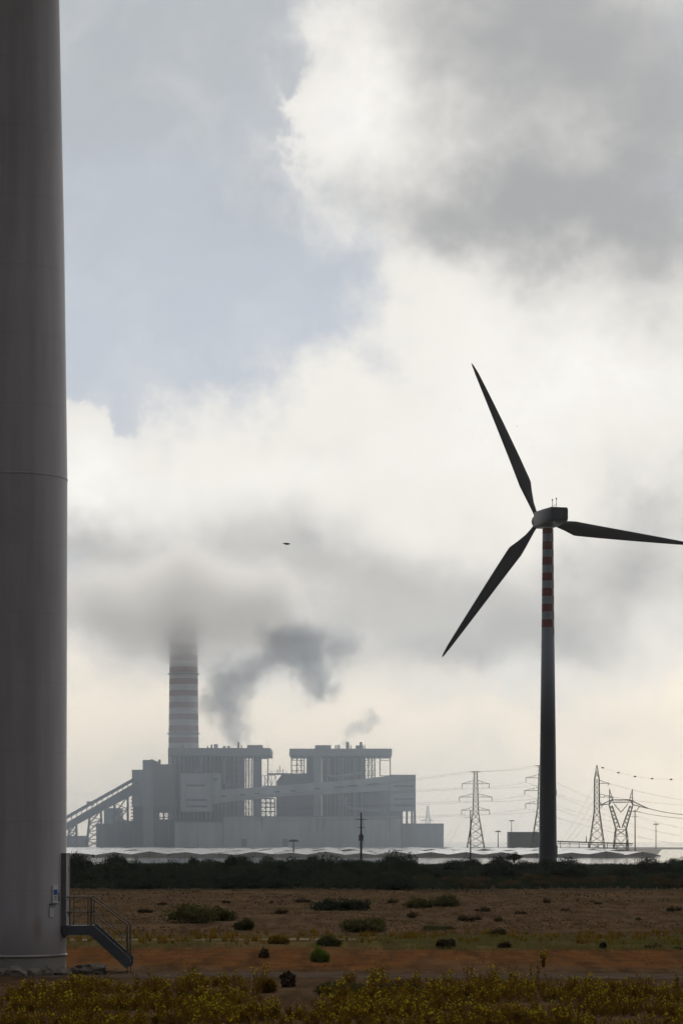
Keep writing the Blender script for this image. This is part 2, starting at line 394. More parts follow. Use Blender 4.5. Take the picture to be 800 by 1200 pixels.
# chimney
cx_ = (215.3-CX)*1980/F
cr = thing_root('chimney', 215.3, 1980, 'tall red and white banded chimney, its top lost in cloud', 'chimney')
chm = bpy.data.materials.new('banded_chimney_paint'); chm.use_nodes = True; h = NT(chm.node_tree); b = chm.node_tree.nodes['Principled BSDF']; b.inputs['Roughness'].default_value = .85
ge = h.node('ShaderNodeNewGeometry'); zz = h.sep(ge.outputs['Position'])[2]
z0b = CH+(HY-871)*1980/F; per = 13.75*1980/F
fr = h.m('FRACT', h.m('DIVIDE', h.m('SUBTRACT', zz, z0b-per*20), per))
fac = h.m('MULTIPLY', h.m('LESS_THAN', fr, .48), h.m('GREATER_THAN', zz, z0b-.5))
nn = h.noise(h.vm('MULTIPLY', ge.outputs['Position'], (1, 1, .15)), .25, 5)
cc = h.mix(fac, h.mix(nn, (0.42, .41, .40), (.62, .60, .58)), h.mix(nn, (0.24, .12, .105), (.32, .17, .15)))
chm.node_tree.links.new(cc, b.inputs['Base Color'])
mb = MB(); mb.lathe([(0, 12.3), (70, 11.75), (140, 10.95), (178, 10.5), (180, 10.8), (182, 10.8)], cx_, 1980, 64)
smooth_by_angle(part(mb, 'shaft', chm, cr))
for zc in (88, 134, 170):
    mb = MB(); mb.lathe([(zc, 11.7-(zc-88)*.012), (zc, 12.9-(zc-88)*.012), (zc+.5, 12.9-(zc-88)*.012), (zc+.5, 11.7-(zc-88)*.012)], cx_, 1980, 48); part(mb, 'walkway_ring', m_steel, cr)

def roof_stuff(root, items, y0):
    for (px, py0, py1, w_) in items:
        p0 = W(px, py1, y0+14); p1 = W(px, py0, y0+14)
        mb = MB(); mb.tube([(p0.x, p0.y, p0.z-.6), p1], w_, 8); part(mb, 'roof_stack', m_steel, root)

def frame_grid(mb, cols, rows, y, wcol=.9, wbeam=.6, brace=None):
    X = [(c-CX)*y/F for c in cols]; Z = [max(.1, CH+(HY-r)*y/F) for r in rows]
    for a in X: mb.beam((a, y, min(Z)), (a, y, max(Z)), wcol)
    for zq in Z: mb.beam((min(X), y, zq), (max(X), y, zq), wbeam)
    for i in range(len(X)-1):
        for j in range(len(Z)-1):
            if brace and R.random() < brace:
                if R.random() < .5: mb.beam((X[i], y, Z[j]), (X[i+1], y, Z[j+1]), .35)
                else: mb.beam((X[i+1], y, Z[j]), (X[i], y, Z[j+1]), .35)

# left boiler house
Y0 = 1920
bl = thing_root('boiler_house', 257, Y0, 'left boiler house with overhanging flat roof beside the chimney', 'boiler house')
part(bx(197, 316.8, 876.5, 885.5, Y0-4, Y0+64), 'roof', m_roof, bl)
part(bx(289.5, 307.3, 873, 876.4, Y0-3, Y0+20), 'roof_block', m_roof, bl)
mb = bx(205, 284, 885.7, 985, Y0+8, Y0+56)
part(mb, 'boiler_casing', m_dark, bl)
mb = MB(); k = 201
while k < 286: bx(k, k+R.choice([1.2, 1.8, 2.6]), 885.7, 960, Y0+2+R.random()*4, Y0+7.9, mb); k += R.uniform(3.2, 5.5)
part(mb, 'duct', m_clad2, bl)
part(bx(296.2, 305.6, 885.7, 975, Y0, Y0+16), 'stair_tower', m_clad2, bl)
mb = MB()
for yq in (Y0-2, Y0+30, Y0+60):
    frame_grid(mb, [198, 203, 209], [885.6, 893, 905, 920, 940, 975], yq, 1.0, .6, .5)
    frame_grid(mb, [285, 288.3, 291.6, 295], [885.6, 891, 897, 903, 909, 915, 921, 932, 940, 948, 956, 975], yq, .8, .6, .55)
    frame_grid(mb, [306, 314], [885.6, 889, 921], yq, .8, .6, 0)
p = W(306, 886, Y0-2); 
part(mb, 'steel_frame', m_steel, bl)
roof_stuff(bl, [(214.5,873.5,877,.5), (243.5,874,877,.5), (248,872.5,877,.7), (252,872,877,.8), (254.5,872,877,.6), (262,874,877,.5), (264,874,877,.5), (279.5,869.5,877,.8), (283,873,877,.4), (313.5,869,877,.15), (268,874,877,.9)], Y0)

# right boiler house
br = thing_root('boiler_house', 399, Y0, 'right boiler house with flat roof carried on open steel legs', 'boiler house')
part(bx(339, 459, 877.2, 885.6, Y0-4, Y0+64), 'roof', m_roof, br)
part(bx(369, 387.6, 873.2, 877.1, Y0-3, Y0+20), 'roof_block', m_roof, br)
part(bx(377, 427, 885.8, 958, Y0+8, Y0+56), 'boiler_casing', m_dark, br)
mb = MB(); k = 378
while k < 426: bx(k, k+R.choice([1.2, 1.8, 2.6]), 888, 958, Y0+3+R.random()*3, Y0+7.9, mb); k += R.uniform(3.5, 6)
part(mb, 'duct', m_clad2, br)
part(bx(367.6, 376.5, 885.8, 962, Y0, Y0+18), 'stair_tower', m_clad, br)
part(bx(359, 367.4, 885.8, 958, Y0+6, Y0+40), 'ash_duct', m_dark, br)
mb = bx(323.5, 359, 930, 958, Y0+6, Y0+50); bx(427.2, 470, 920, 958, Y0+6, Y0+50, mb)
a = W(324, 921, Y0+7); b_ = W(359, 906, Y0+7)
mb.prism([(a.x, a.z-9), (b_.x, a.z-9), (b_.x, b_.z), (a.x+4, b_.z-1), (a.x, b_.z-6)], Y0+7, Y0+40)
part(mb, 'lower_casing', m_dark, br)
mb = MB()
for yq in (Y0-2, Y0+30, Y0+60):
    frame_grid(mb, [341.5, 347.6, 353, 356.5], [885.6, 891, 897, 903, 909], yq, .8, .5, .35)
    frame_grid(mb, [427.5, 431.5, 435.5, 439], [885.6, 891, 897, 903, 909, 915], yq, .8, .5, .5)
    frame_grid(mb, [445, 457], [885.6, 891, 909], yq, .8, .5, 0)
part(mb, 'steel_frame', m_steel, br)
roof_stuff(br, [(393,873,878,.5), (395.5,873,878,.5), (397.5,872.5,878,.5), (406.5,869.5,878,.8), (411,873.5,878,.4), (419,873.5,878,1.6), (422.7,869.5,878,1.0), (425,873,878,.4), (427.2,873,878,.4), (408.5,870,878,.4)], Y0)

def platforms(root, px0, px1, pys, y0):
    for py in pys:
        mb = bx(px0+R.uniform(-.5, .5), px1+R.uniform(-.5, .5), py, py+.7, y0-.6, y0+2); part(mb, 'platform', m_steel, root)
platforms(bl, 206, 284, (893, 902.5, 915, 948), Y0+1); platforms(br, 378, 426, (894, 903, 939, 948), Y0+2.2); platforms(br, 326, 358, (936, 944, 951), Y0+5)
for root, pts in ((bl, ((263, 888), (263, 918), (271, 921), (283, 921))), (bl, ((236, 887), (236, 903), (228, 904))), (br, ((384, 889), (384, 908), (392, 911), (424, 906))), (br, ((405, 934), (405, 946), (430, 950), (452, 950)))):
    mb = MB(); mb.tube([W(a, b_, Y0-.5) for a, b_ in pts], 1.3, 10); part(mb, 'flue_duct', m_clad2, root)

# steel bridge between the two
sb = thing_root('steel_bridge', 328, Y0, 'open steel walkway bridging the gap between the boiler houses', 'steel bridge')
mb = bx(313, 343, 906.2, 908, Y0+10, Y0+16); part(mb, 'deck', m_steel, sb)
mb = MB()
for yq in (Y0+10, Y0+16):
    frame_grid(mb, [306.5, 310, 314.5, 318, 323], [909, 921], yq, .5, .4, .5)
    frame_grid(mb, [306, 311.5, 317, 322], [936, 941, 946, 951, 957], yq, 1.0, .9, .6)
    frame_grid(mb, [312, 318, 324, 330, 336], [903.5, 906.2], yq, .2, .2, 0)
part(mb, 'trestle', m_steel, sb)
mb = MB()
for px, h_ in ((328, 897), (331.5, 901), (325.5, 901.5)): mb.tube([W(px, 907, Y0+13), W(px, h_, Y0+13)], .25, 6)
part(mb, 'vent_pipe', m_steel, sb)

# inclined coal gallery crossing in front
ig = thing_root('conveyor_gallery', 350, 1895, 'long pale inclined conveyor gallery crossing both boiler houses', 'conveyor')
Yg = 1895
def g2(px, py): p = W(px, py, Yg); return (p.x, p.z)
mb = MB(); mb.prism([g2(246, 941.5), g2(330, 933.3), g2(456.5, 926.5), g2(456.5, 908.8), g2(425, 913), g2(330, 920.2), g2(246, 926.6)], Yg, Yg+9)
part(mb, 'gallery_box', m_clad, ig)
mb = MB()
for px in (262, 284, 301, 325, 343, 372, 393, 397, 401, 410, 413, 416, 432, 436, 440):
    t = (px-246)/210; yc = 934.5-17*t
    a = W(px, yc+.7, Yg); mb.box(a.x-(1.9 if px not in (393, 397, 401, 432, 436, 440) else 1.0), a.x+1.9, Yg-.15, Yg+.3, a.z, a.z+1.0)
part(mb, 'window_strip', m_gap, ig)

def louvred(name, label, px0, px1, py0, py1, y0, y1, m, louv, cat='transfer tower'):
    rt = thing_root(name, (px0+px1)/2, y0, label, cat)
    part(bx(px0, px1, py0, py1, y0, y1), 'wall', m, rt)
    part(bx(px0-.4, px1+.4, py0-.7, py0-.02, y0-.6, y1+.6), 'roof', m_roof, rt)
    for (a, b_, yq) in louv:
        part(bx(a, b_, yq-1.0, yq+1.0, y0-.2, y0+.2), 'louvre', m_gap, rt)
    return rt
louvred('transfer_tower', 'pale transfer tower with three louvres below the left boiler house', 212, 248, 906.5, 951, 1888, 1918, m_clad, [(218, 240, 920.5), (218, 243, 937.5), (218, 243, 945)])
rt = louvred('transfer_tower', 'pale transfer tower with a link block to the conveyor gallery', 248.5, 257.3, 906, 942, 1890, 1918, m_clad, [(250, 254.5, 913)])
rt = louvred('transfer_tower', 'transfer tower on legs at the right end of the gallery', 457, 486.8, 908.5, 950.5, 1888, 1915, m_clad2, [(461, 484, 921.3), (461, 484, 936.5), (461, 484, 944)])
mb = MB()
for px in (471, 477, 483, 486.3):
    for yq in (1889.5, 1913): a = W(px, 951, 1888); mb.beam((a.x, yq, 0), (a.x, yq, a.z+.5), 1.0)
part(mb, 'leg', m_steel, rt)

# turbine hall and low blocks
th = thing_root('turbine_hall', 340, 1870, 'long low turbine hall along the foot of the power station', 'turbine hall')
part(bx(262, 470, 957.5, 993, 1870, 1905), 'wall', m_clad, th)
part(bx(261.5, 470.5, 956.4, 957.45, 1869, 1906), 'roof', m_roof, th)
mb = MB()
for px in (306, 371, 378, 455): bx(px, px+1.6, 958.5, 973, 1869.7, 1870.2, mb)
for px in range(272, 468, 9): bx(px, px+.35, 958.5, 992, 1869.75, 1870.2, mb)
part(mb, 'downpipe', m_clad2, th)
mb = MB()
for px in (283, 331, 420): bx(px, px+6, 983, 992.6, 1869.7, 1870.2, mb)
part(mb, 'door', m_gap, th)
hb = thing_root('service_hall', 235, 1872, 'low pale hall left of the long turbine hall', 'industrial hall')
part(bx(205, 261.2, 963.8, 993, 1872, 1904), 'wall', m_clad, hb); part(bx(204.6, 261.3, 963, 963.75, 1871.4, 1904.5), 'roof', m_roof, hb)
part(bx(231, 232, 965, 992, 1871.7, 1872.2), 'downpipe', m_clad2, hb)
ra = thing_root('service_hall', 495, 1872, 'low flat hall at the right end of the power station', 'industrial hall')
part(bx(471, 519.6, 966, 993, 1872, 1904), 'wall', m_clad2, ra); part(bx(470.8, 520, 965, 965.95, 1871.4, 1904.5), 'roof', m_roof, ra)
mb = MB()
for px in (478, 498, 514): bx(px, px+.35, 967, 992, 1871.75, 1872.2, mb)
part(mb, 'downpipe', m_clad2, ra)

# coal bunker tower
cb = thing_root('coal_bunker', 184, 1905, 'brownish coal bunker tower at the head of the coal conveyor', 'bunker building')
part(bx(167.3, 180, 890.5, 993, 1905, 1960), 'head_block', m_clad2, cb)
part(bx(180.1, 205, 895.6, 946, 1905, 1960), 'wall', m_brown, cb)
mb = bx(182, 186, 892.5, 895.5, 1908, 1915); bx(185.5, 188, 890, 895.5, 1909, 1914, mb); bx(176, 179.5, 889.8, 890.45, 1909, 1914, mb); part(mb, 'roof_vent', m_clad2, cb)
part(bx(154.8, 167.2, 902.5, 945, 1908, 1950), 'conveyor_head', m_clad2, cb)
part(bx(154.2, 167.2, 902, 902.45, 1907.5, 1950.5), 'head_roof', m_roof, cb)
part(bx(156, 166, 945.1, 993, 1910, 1948), 'shaft_wall', m_dark, cb)
mb = MB()
for px in (186.5, 191, 195.5): bx(px, px+3.4, 912, 946, 1903, 1904.9, mb)
part(mb, 'silo_panel', m_brown, cb)
mb = bx(180.1, 204.8, 946.1, 952, 1906, 1950); part(mb, 'lower_deck', m_dark, cb)
mb = MB()
for yq in (1906, 1925, 1945): frame_grid(mb, [181, 186, 192, 198, 204], [952, 958, 965, 972, 992.5], yq, 1.3, .9, .7)
part(mb, 'steel_frame', m_steel, cb)
part(bx(184, 205, 960, 993, 1912, 1943), 'lower_wall', m_dark, cb)
mb = MB()
for k, py in enumerate(range(936, 970, 4)): bx(153.5, 155.9, py, py+1.5, 1911, 1915, mb)
part(mb, 'stair_landing', m_steel, cb)

# coal conveyor on trestles (rises from the left)
cv = thing_root('coal_conveyor', 110, 1900, 'dark coal conveyor climbing on trestles from the left', 'conveyor')
Yc = 1905
def c2(px, py): p = W(px, py, Yc); return (p.x, p.z)
def lineY(px, xa, ya, xb, yb): return ya+(yb-ya)*(px-xa)/(xb-xa)
def ltop(px): return lineY(px, 78, 965.5, 158, 920.5)
def lbot(px): return lineY(px, 78, 972.5, 158, 930)
xa = 8
mb = MB(); mb.prism([c2(xa, lbot(xa)), c2(160, lbot(160)), c2(160, ltop(160)-3), c2(xa, ltop(xa))], Yc, Yc+7)
part(mb, 'gallery_box', m_dark, cv)
mb = MB(); a = W(xa, lineY(xa, 78, 958, 157, 913.5), Yc+3); b_ = W(157, 913.5, Yc+3); mb.beam(a, b_, 2.0, 2.4); part(mb, 'upper_belt', m_steel, cv)
mb = MB(); px = 12
while px < 156:
    a = W(px, ltop(px)+1, Yc+3); b_ = W(px, lineY(px, 78, 958, 157, 913.5), Yc+3); mb.beam(a, b_, .6); px += 6
part(mb, 'hanger', m_steel, cv)
mb = MB(); a = W(106, lineY(106, 78, 958, 157, 913.5)-2.2, Yc+3); mb.box(a.x-2.5, a.x+2.5, Yc+1, Yc+6, a.z-2.5, a.z+.6); part(mb, 'drive_house', m_dark, cv)
def trestle(pt, pb0, pb1, ptop):
    mb = MB(); n = 4
    zt = W(ptop, lbot(ptop), Yc).z
    for yq in (Yc+.5, Yc+6.5):
        A0 = Vector(((pb0-CX)*Yc/F, yq, .03)); A1 = Vector(((pb1-CX)*Yc/F, yq, .03))
        B0 = Vector(((pt[0]-CX)*Yc/F, yq, W(pt[0], lbot(pt[0]), Yc).z+1)); B1 = Vector(((pt[1]-CX)*Yc/F, yq, W(pt[1], lbot(pt[1]), Yc).z+1))
        mb.beam(A0, B0, 1.1); mb.beam(A1, B1, 1.1)
        for i in range(n):
            t0, t1 = i/n, (i+1)/n
            mb.beam(A0.lerp(B0, t0), A1.lerp(B1, t1), .5); mb.beam(A1.lerp(B1, t0), A0.lerp(B0, t1), .5); mb.beam(A0.lerp(B0, t1), A1.lerp(B1, t1), .5)
    part(mb, 'trestle', m_steel, cv)
trestle((20, 30), 18, 32, 25); trestle((50, 60), 48, 62, 55); trestle((81, 89), 79, 90, 85); trestle((105, 118), 101, 119.5, 112); trestle((134, 149.5), 134, 149.5, 140)

for (a0, a1, b0, b1, y0, m_, lab) in [
    (122, 141.5, 947.5, 975, 1935, m_clad2, 'boxy crusher house under the coal conveyor'),
    (113, 137, 965.5, 993, 1930, m_dark, 'dark low shed at the foot of the coal conveyor'),
    (137.2, 155.5, 962.5, 993, 1928, m_dark, 'dark low block beside the coal bunker shaft'),
    (40, 101, 980, 993, 1928, m_clad2, 'long low shed behind the first conveyor trestles'),
    (596.4, 634, 975.5, 994.5, 1640, m_clad2, 'plain grey box building behind the turbine tower')]:
    rt = thing_root('service_building', (a0+a1)/2, y0, lab, 'industrial building')
    part(bx(a0, a1, b0, b1, y0, y0+22), 'wall', m_, rt); part(bx(a0-.3, a1+.3, b0-.6, b0-.03, y0-.4, y0+22.4), 'roof', m_roof, rt)
    if a0 == 122: part(bx(137.5, 147, 961, 975, y0-2, y0+12), 'lean_to', m_dark, rt)

# ------------------------------------------------------------------ lattice pylons
m_gal = mat('galvanised_steel', (0.22, 0.22, 0.22), .6, .15, .5, .3)
m_wire = mat('conductor_wire', (0.20, 0.20, 0.20), .6, .1, .5, .3)
m_ins = mat('insulator_glass', (0.12, 0.12, 0.12), .4, .1, 1, .4)
def lattice(mb, prof, cx=0, cy=0, leg=.35, br=.16):
    """square lattice body, prof = [(z, half width)]"""
    for i in range(len(prof)-1):
        (z0, w0), (z1, w1) = prof[i], prof[i+1]
        c0 = [Vector((cx+sx*w0, cy+sy*w0, z0)) for sx, sy in ((-1,-1), (1,-1), (1,1), (-1,1))]
        c1 = [Vector((cx+sx*w1, cy+sy*w1, z1)) for sx, sy in ((-1,-1), (1,-1), (1,1), (-1,1))]
        for k in range(4):
            k2 = (k+1) % 4
            mb.beam(c0[k], c1[k], leg); mb.beam(c0[k], c1[k2], br); mb.beam(c0[k2], c1[k], br); mb.beam(c1[k], c1[k2], br)
def steps(z0, w0, z1, w1, n): return [(z0+(z1-z0)*i/n, w0+(w1-w0)*i/n) for i in range(n+1)]
def arm(mb, x0, x1, z, rise, w=.9, leg=.28):
    """tapering cross-arm from body edge x0 to tip x1 at height z"""
    t = Vector((x1, 0, z))
    for sy in (-1, 1):
        mb.beam((x0, sy*w, z), t, leg); mb.beam((x0, sy*w, z+rise), t, leg*.8)
        for f in (.35, .65): mb.beam(Vector((x0, sy*w, z)).lerp(t, f), Vector((x0, sy*w, z+rise)).lerp(t, f), .12)
    return t
TIPS = {}
def pylon_double(px, d, key, label, topy, arms, half, base_w):
    rt = empty('electricity_pylon', ref(px, d), label, 'pylon')
    zt = CH+(HY-topy)*d/F
    zs = [CH+(HY-a)*d/F for a in arms]; zl = zs[-1]
    mb = MB(); lattice(mb, steps(0, base_w, zl-2, 1.7, 5)+steps(zl-2, 1.7, zt, .9, 9)[1:]); mb.build('lattice_body', m_gal, rt)
    tips = []
    for i, (zq, hw) in enumerate(zip(zs, half)):
        for sgn in (-1, 1):
            mb = MB(); t = arm(mb, sgn*1.2, sgn*hw, zq, 2.0); mb.build('cross_arm', m_gal, rt)
            mb = MB(); mb.tube([t, t+Vector((-.2*sgn, 0, -2.6))], .16, 6); mb.build('insulator', m_ins, rt)
            tips.append(rt.location+t+Vector((-.2*sgn, 0, -2.6)))
    mb = MB(); mb.beam((-3, 0, zt), (3, 0, zt), .3); mb.beam((-3, 0, zt), (-.9, 0, zt-1.2), .2); mb.beam((3, 0, zt), (.9, 0, zt-1.2), .2); mb.build('earth_arm', m_gal, rt)
    tips += [rt.location+Vector((-3, 0, zt)), rt.location+Vector((3, 0, zt))]
    TIPS[key] = tips
pylon_double(557, 1500, 'a', 'double circuit lattice pylon left of the turbine tower', 904, (918.5, 934, 949.5), (8.0, 9.6, 8.2), 5.2)
pylon_double(633, 1480, 'b', 'lattice pylon mostly hidden behind the turbine tower', 897, (911.5, 926.5, 942), (8.6, 9.3, 8.8), 5.6)
# small one over the right hall
rt = empty('electricity_pylon', ref(501, 2120), 'tiny lattice pylon peeping over the low right hall', 'pylon')
mb = MB(); lattice(mb, steps(0, 3.8, 30, .9, 8)+[(34, .2)], leg=.5, br=.25); mb.build('lattice_body', m_gal, rt)
mb = MB(); arm(mb, -.8, -6, 22, 1.5, leg=.4); arm(mb, .8, 5, 22, 1.5, leg=.4); mb.build('cross_arm', m_gal, rt)
# tall slim single-sided pylon
d3 = 1400; s3 = d3/F; rt = empty('electricity_pylon', ref(698.8, d3), 'tall slim pylon with arms only on its right side', 'pylon')
z_ = lambda py: CH+(HY-py)*s3
mb = MB(); lattice(mb, steps(0, 4.3, z_(951), 1.45, 5)+steps(z_(951), 1.45, z_(913), 1.3, 6)[1:]+[(z_(904), .6), (z_(896.5), .05)]); mb.build('lattice_body', m_gal, rt)
t3 = []
for py, ln in ((918, 6.9), (934, 9.2), (943.5, 3.2)):
    mb = MB(); t = arm(mb, 1.3, ln, z_(py), 1.7); mb.build('cross_arm', m_gal, rt); mb = MB(); mb.tube([t, t+Vector((-1.0, 0, -1.3))], .18, 6); mb.build('insulator', m_ins, rt); t3.append(rt.location+t)
TIPS['c'] = t3; top3 = rt.location+Vector((0, 0, z_(897)))
# cat-head pylon
d4 = 1300; s4 = d4/F; rt = empty('electricity_pylon', ref(727, d4), 'cat head pylon with two horns and a wide bridge', 'pylon')
z_ = lambda py: CH+(HY-py)*s4
def xz(px, py): return ((px-727)*s4, z_(py))
mb = MB(); lattice(mb, steps(0, 3.6, z_(980), 3.1, 1)+[(z_(972), 2.6)], leg=.4, br=.2)
mb.build('lattice_body', m_gal, rt)
mb = MB()
for sgn in (-1, 1):
    for sy in (-1.1, 1.1):
        o0 = Vector((sgn*2.6, sy, z_(972))); o1 = Vector((sgn*13.8*s4, sy*.8, z_(944))); i0 = Vector((sgn*.5, sy, z_(970))); i1 = Vector((sgn*10.5*s4, sy*.8, z_(944)))
        mb.beam(o0, o1, .38); mb.beam(i0, i1, .38)
        for k in range(6):
            t0, t1 = k/6, (k+1)/6
            mb.beam(o0.lerp(o1, t0), i0.lerp(i1, t1), .16); mb.beam(i0.lerp(i1, t0), o0.lerp(o1, t1), .16)
        hn = Vector((sgn*13.4*s4, 0, z_(924.5)))
        mb.beam(o1, hn, .3); mb.beam(i1+Vector((-sgn*.4, 0, 2.2)), hn, .3); mb.beam(o1.lerp(hn, .4), (i1+Vector((-sgn*.4, 0, 2.2))).lerp(hn, .4), .18)
mb.beam((-2.6, 0, z_(972)), (2.6, 0, z_(972)), .3); mb.build('window_frame_lattice', m_gal, rt)
mb = MB()
for sy in (-.9, .9):
    L0 = Vector(((703-727)*s4, 0, z_(943.5))); L1 = Vector(((759-727)*s4, 0, z_(947.5)))
    T0 = Vector(((716-727)*s4, sy, z_(937.3))); T1 = Vector(((737-727)*s4, sy, z_(937.3))); B0 = Vector(((714-727)*s4, sy, z_(942))); B1 = Vector(((741-727)*s4, sy, z_(943)))
    for a, b_ in ((L0, T0), (T0, T1), (T1, L1), (L0, B0), (B1, L1), (T0, B0), (T1, B1)): mb.beam(a, b_, .42)
    mb.beam(T0+Vector((0, 0, -1.4)), T1+Vector((0, 0, -1.4)), .3); 
    for k in range(6): mb.beam(T0.lerp(T1, k/6), (T0+Vector((0, 0, -1.4))).lerp(T1+Vector((0, 0, -1.4)), (k+1)/6), .16)
mb.build('cross_arm', m_gal, rt)
for (a, b_) in (((719, 942), (727, 952)), ((735, 942), (727, 952)), ((745, 950), (749, 945))):
    mb = MB(); mb.tube([(xz(*a)[0], 0, xz(*a)[1]), (xz(*b_)[0], 0, xz(*b_)[1])], .22, 6); mb.build('insulator', m_ins, rt)

# wires
def catenary(a, b, sag, r=.07, n=14):
    a = Vector(a); b = Vector(b); mb = MB()
    mb.tube([a.lerp(b, i/n)-Vector((0, 0, 4*sag*(i/n)*(1-i/n))) for i in range(n+1)], r, 4); return mb
def wire(a, b, sag, label, group, r=.07):
    o = catenary(a, b, sag, r).build('power_line', m_wire, origin=a); return tag(o, label, 'power line', group)
for i, (ta, tb) in enumerate(zip(TIPS['a'], TIPS['b'])):
    wire(ta, tb, 1.0, 'thin conductor wire strung between the two pylons by the turbine', 'wires between the two pylons', .045)
for i, t in enumerate(TIPS['a']):
    e = W(-150, 915+14*(i//2)+5*(i % 2), 2500); e.z += 4
    wire(t, e, 10, 'thin wire running left from the double pylon past the power station', 'wires running left from the double pylon', .05)
for i, t in enumerate(TIPS['b'][:6]):
    e = W(850, 975+4*i, 2300)
    wire(t, e, 6, 'thin wire sloping right behind the slim pylon', 'wires right of the hidden pylon', .06)
for (px0, py0, px1, py1, d0, lab, r_) in [(759, 947.5, 830, 955, 1300, 'thick conductor leaving the cat head pylon arm to the right', .16), (741, 950, 830, 960, 1300, 'conductor leaving the cat head pylon under the bridge', .11),
        (718, 934, 830, 944, 1395, 'upper conductor sweeping right from the slim pylon', .06), (713, 918, 830, 942, 1395, 'topmost conductor sweeping right from the slim pylon', .06)]:
    wire(W(px0, py0, d0), W(px1, py1, d0-40), 1.2, lab, None, r_)
# sloping droppers to the left of the slim pylon
for i, (py, pxe) in enumerate(((914, 650), (930, 655), (944, 660))):
    wire(W(699, py, 1400), W(pxe, 994, 1250), 2.5, 'drooping wire from the slim pylon down to the switchyard', 'wires down to the switchyard', .05)
for i, (px, py, pxe) in enumerate(((545, 951, 522), (548, 935, 515), (616, 944, 590))):
    wire(W(px, py, 1490), W(pxe, 992, 1400), 2.0, 'faint wire dropping from a pylon arm toward the halls', 'wires dropping toward the halls', .05)
ew = wire(top3, W(830, 908, 1330), 4.6, 'earth wire with marker balls strung from the slim pylon', None, .03)
for px in (706, 725, 745, 765, 787):
    t = (px-698.8)/(830-698.8); p = Vector(top3).lerp(W(830, 908, 1330), t)-Vector((0, 0, 4*4.6*t*(1-t)))
    mb = MB(); mb.blob((0, 0, 0), (.75, .5, .45), 1, 0.0, 2); o = mb.build('marker_ball', mat('marker_ball_paint', (.2, .12, .1), .6), ew, True); o.location = p-ew.location

# substation gantry
gt = empty('substation_gantry', ref(690, 1450), 'low steel busbar gantry at the foot of the right pylons', 'gantry')
mb = MB(); s_ = 1450/F
zt = CH+(HY-987)*s_
for px in range(656, 742, 11): mb = MB(); mb.beam(((px-690)*s_, 0, 0), ((px-690)*s_, 0, zt), .35); mb.build('post', m_gal, gt)
mb = MB(); mb.beam(((652-690)*s_, 0, zt+.5), ((741-690)*s_, 0, zt-.9), .5, .7); mb.beam(((652-690)*s_, 3, zt-.6), ((741-690)*s_, 3, zt-2.0), .3); mb.build('busbar', m_gal, gt)
mb = MB(); mb.tube([((686.5-690)*s_, 0, zt), ((686.5-690)*s_, 0, zt+3.6)], [.4, .12], 6); mb.build('spike', m_gal, gt)

# poles
m_wood = mat('tarred_timber', (0.05, 0.045, 0.04), .9, .25, 2, .1)
dp_ = 570; rt = empty('utility_pole', ref(423, dp_), 'dark timber utility pole with transformer before the power station', 'utility pole')
zt = CH+(HY-952)*dp_/F
mb = MB(); mb.tube([(0, 0, -.1), (0, 0, zt)], [.26, .15], 10); mb.build('pole', m_wood, rt)
mb = MB(); mb.beam((-1.15, 0, zt-1.6), (1.3, 0, zt-1.6), .12, .14); mb.build('cross_arm', m_wood, rt)
mb = MB(); mb.beam((-.8, 0, zt-3.4), (.75, 0, zt-3.4), .10, .12); mb.build('cross_arm', m_wood, rt)
for xq, zq in ((-1.1, -1.6), (1.25, -1.6), (.35, -.5), (-.75, -3.4)):
    mb = MB(); mb.tube([(xq, 0, zt+zq-.05), (xq, 0, zt+zq+.4)], [.09, .06], 8); mb.build('insulator', mat('white_porcelain', (.6, .6, .58), .3), rt)
mb = MB(); mb.box(-.55, .5, -.45, .1, zt-6.3, zt-5.0); mb.box(-.35, .35, -.4, .3, zt-5.0, zt-4.8); mb.build('transformer', m_steel, rt)
mb = MB(); mb.tube([(.3, -.1, zt-1.7), (.85, -.1, zt-3.5), (.75, -.1, zt-5.2), (.3, -.1, zt-6)], .03, 5); mb.build('cable', m_wire, rt)
dp_ = 600; rt = empty('utility_pole', ref(551, dp_), 'slender bare utility pole in front of the double pylon', 'utility pole'); zt = CH+(HY-950)*dp_/F
mb = MB(); mb.tube([(0, 0, -.1), (0, 0, zt)], [.17, .11], 8); mb.build('pole', m_wood, rt)
mb = MB(); mb.beam((-1.2, 0, zt-1.5), (.2, 0, zt-1.5), .1); mb.beam((-1.15, 0, zt-1.5), (-1.15, 0, zt-2.0), .08); mb.build('cross_arm', m_wood, rt)
def lamp_mast(px, py, d, label):
    rt = empty('lamp_mast', ref(px, d), label, 'lamp mast'); z_ = CH+(HY-py)*d/F
    mb = MB(); mb.tube([(0, 0, 0), (0, 0, z_)], [.35, .22], 8); mb.build('pole', m_gal, rt)
    mb = MB(); mb.box(-1.8, 1.8, -.6, .6, z_, z_+.5); mb.box(-1.2, 1.2, -1.2, 1.2, z_+.5, z_+.8); mb.build('lamp_head', m_steel, rt)
lamp_mast(583.3, 975, 1600, 'floodlight mast between the double pylon and the grey box building')
lamp_mast(599, 962.5, 1700, 'floodlight mast rising behind the grey box building')
lamp_mast(768, 966.5, 1700, 'floodlight mast standing alone at the far right')
lamp_mast(344, 986.5, 900, 'thin lamp mast among the greenhouses left of the timber pole')
dq = 1350; rt = empty('utility_pole', ref(743.5, dq), 'slim pole with short arms right of the cat head pylon', 'utility pole'); zt = CH+(HY-949)*dq/F
mb = MB(); mb.tube([(0, 0, -.1), (0, 0, zt)], [.35, .25], 8); mb.build('pole', m_gal, rt)
mb = MB(); mb.beam((-2.4, 0, zt-1), (2.6, 0, zt-1), .3); mb.beam((-2, 0, zt-3.6), (1.5, 0, zt-3.6), .25); mb.build('cross_arm', m_gal, rt)

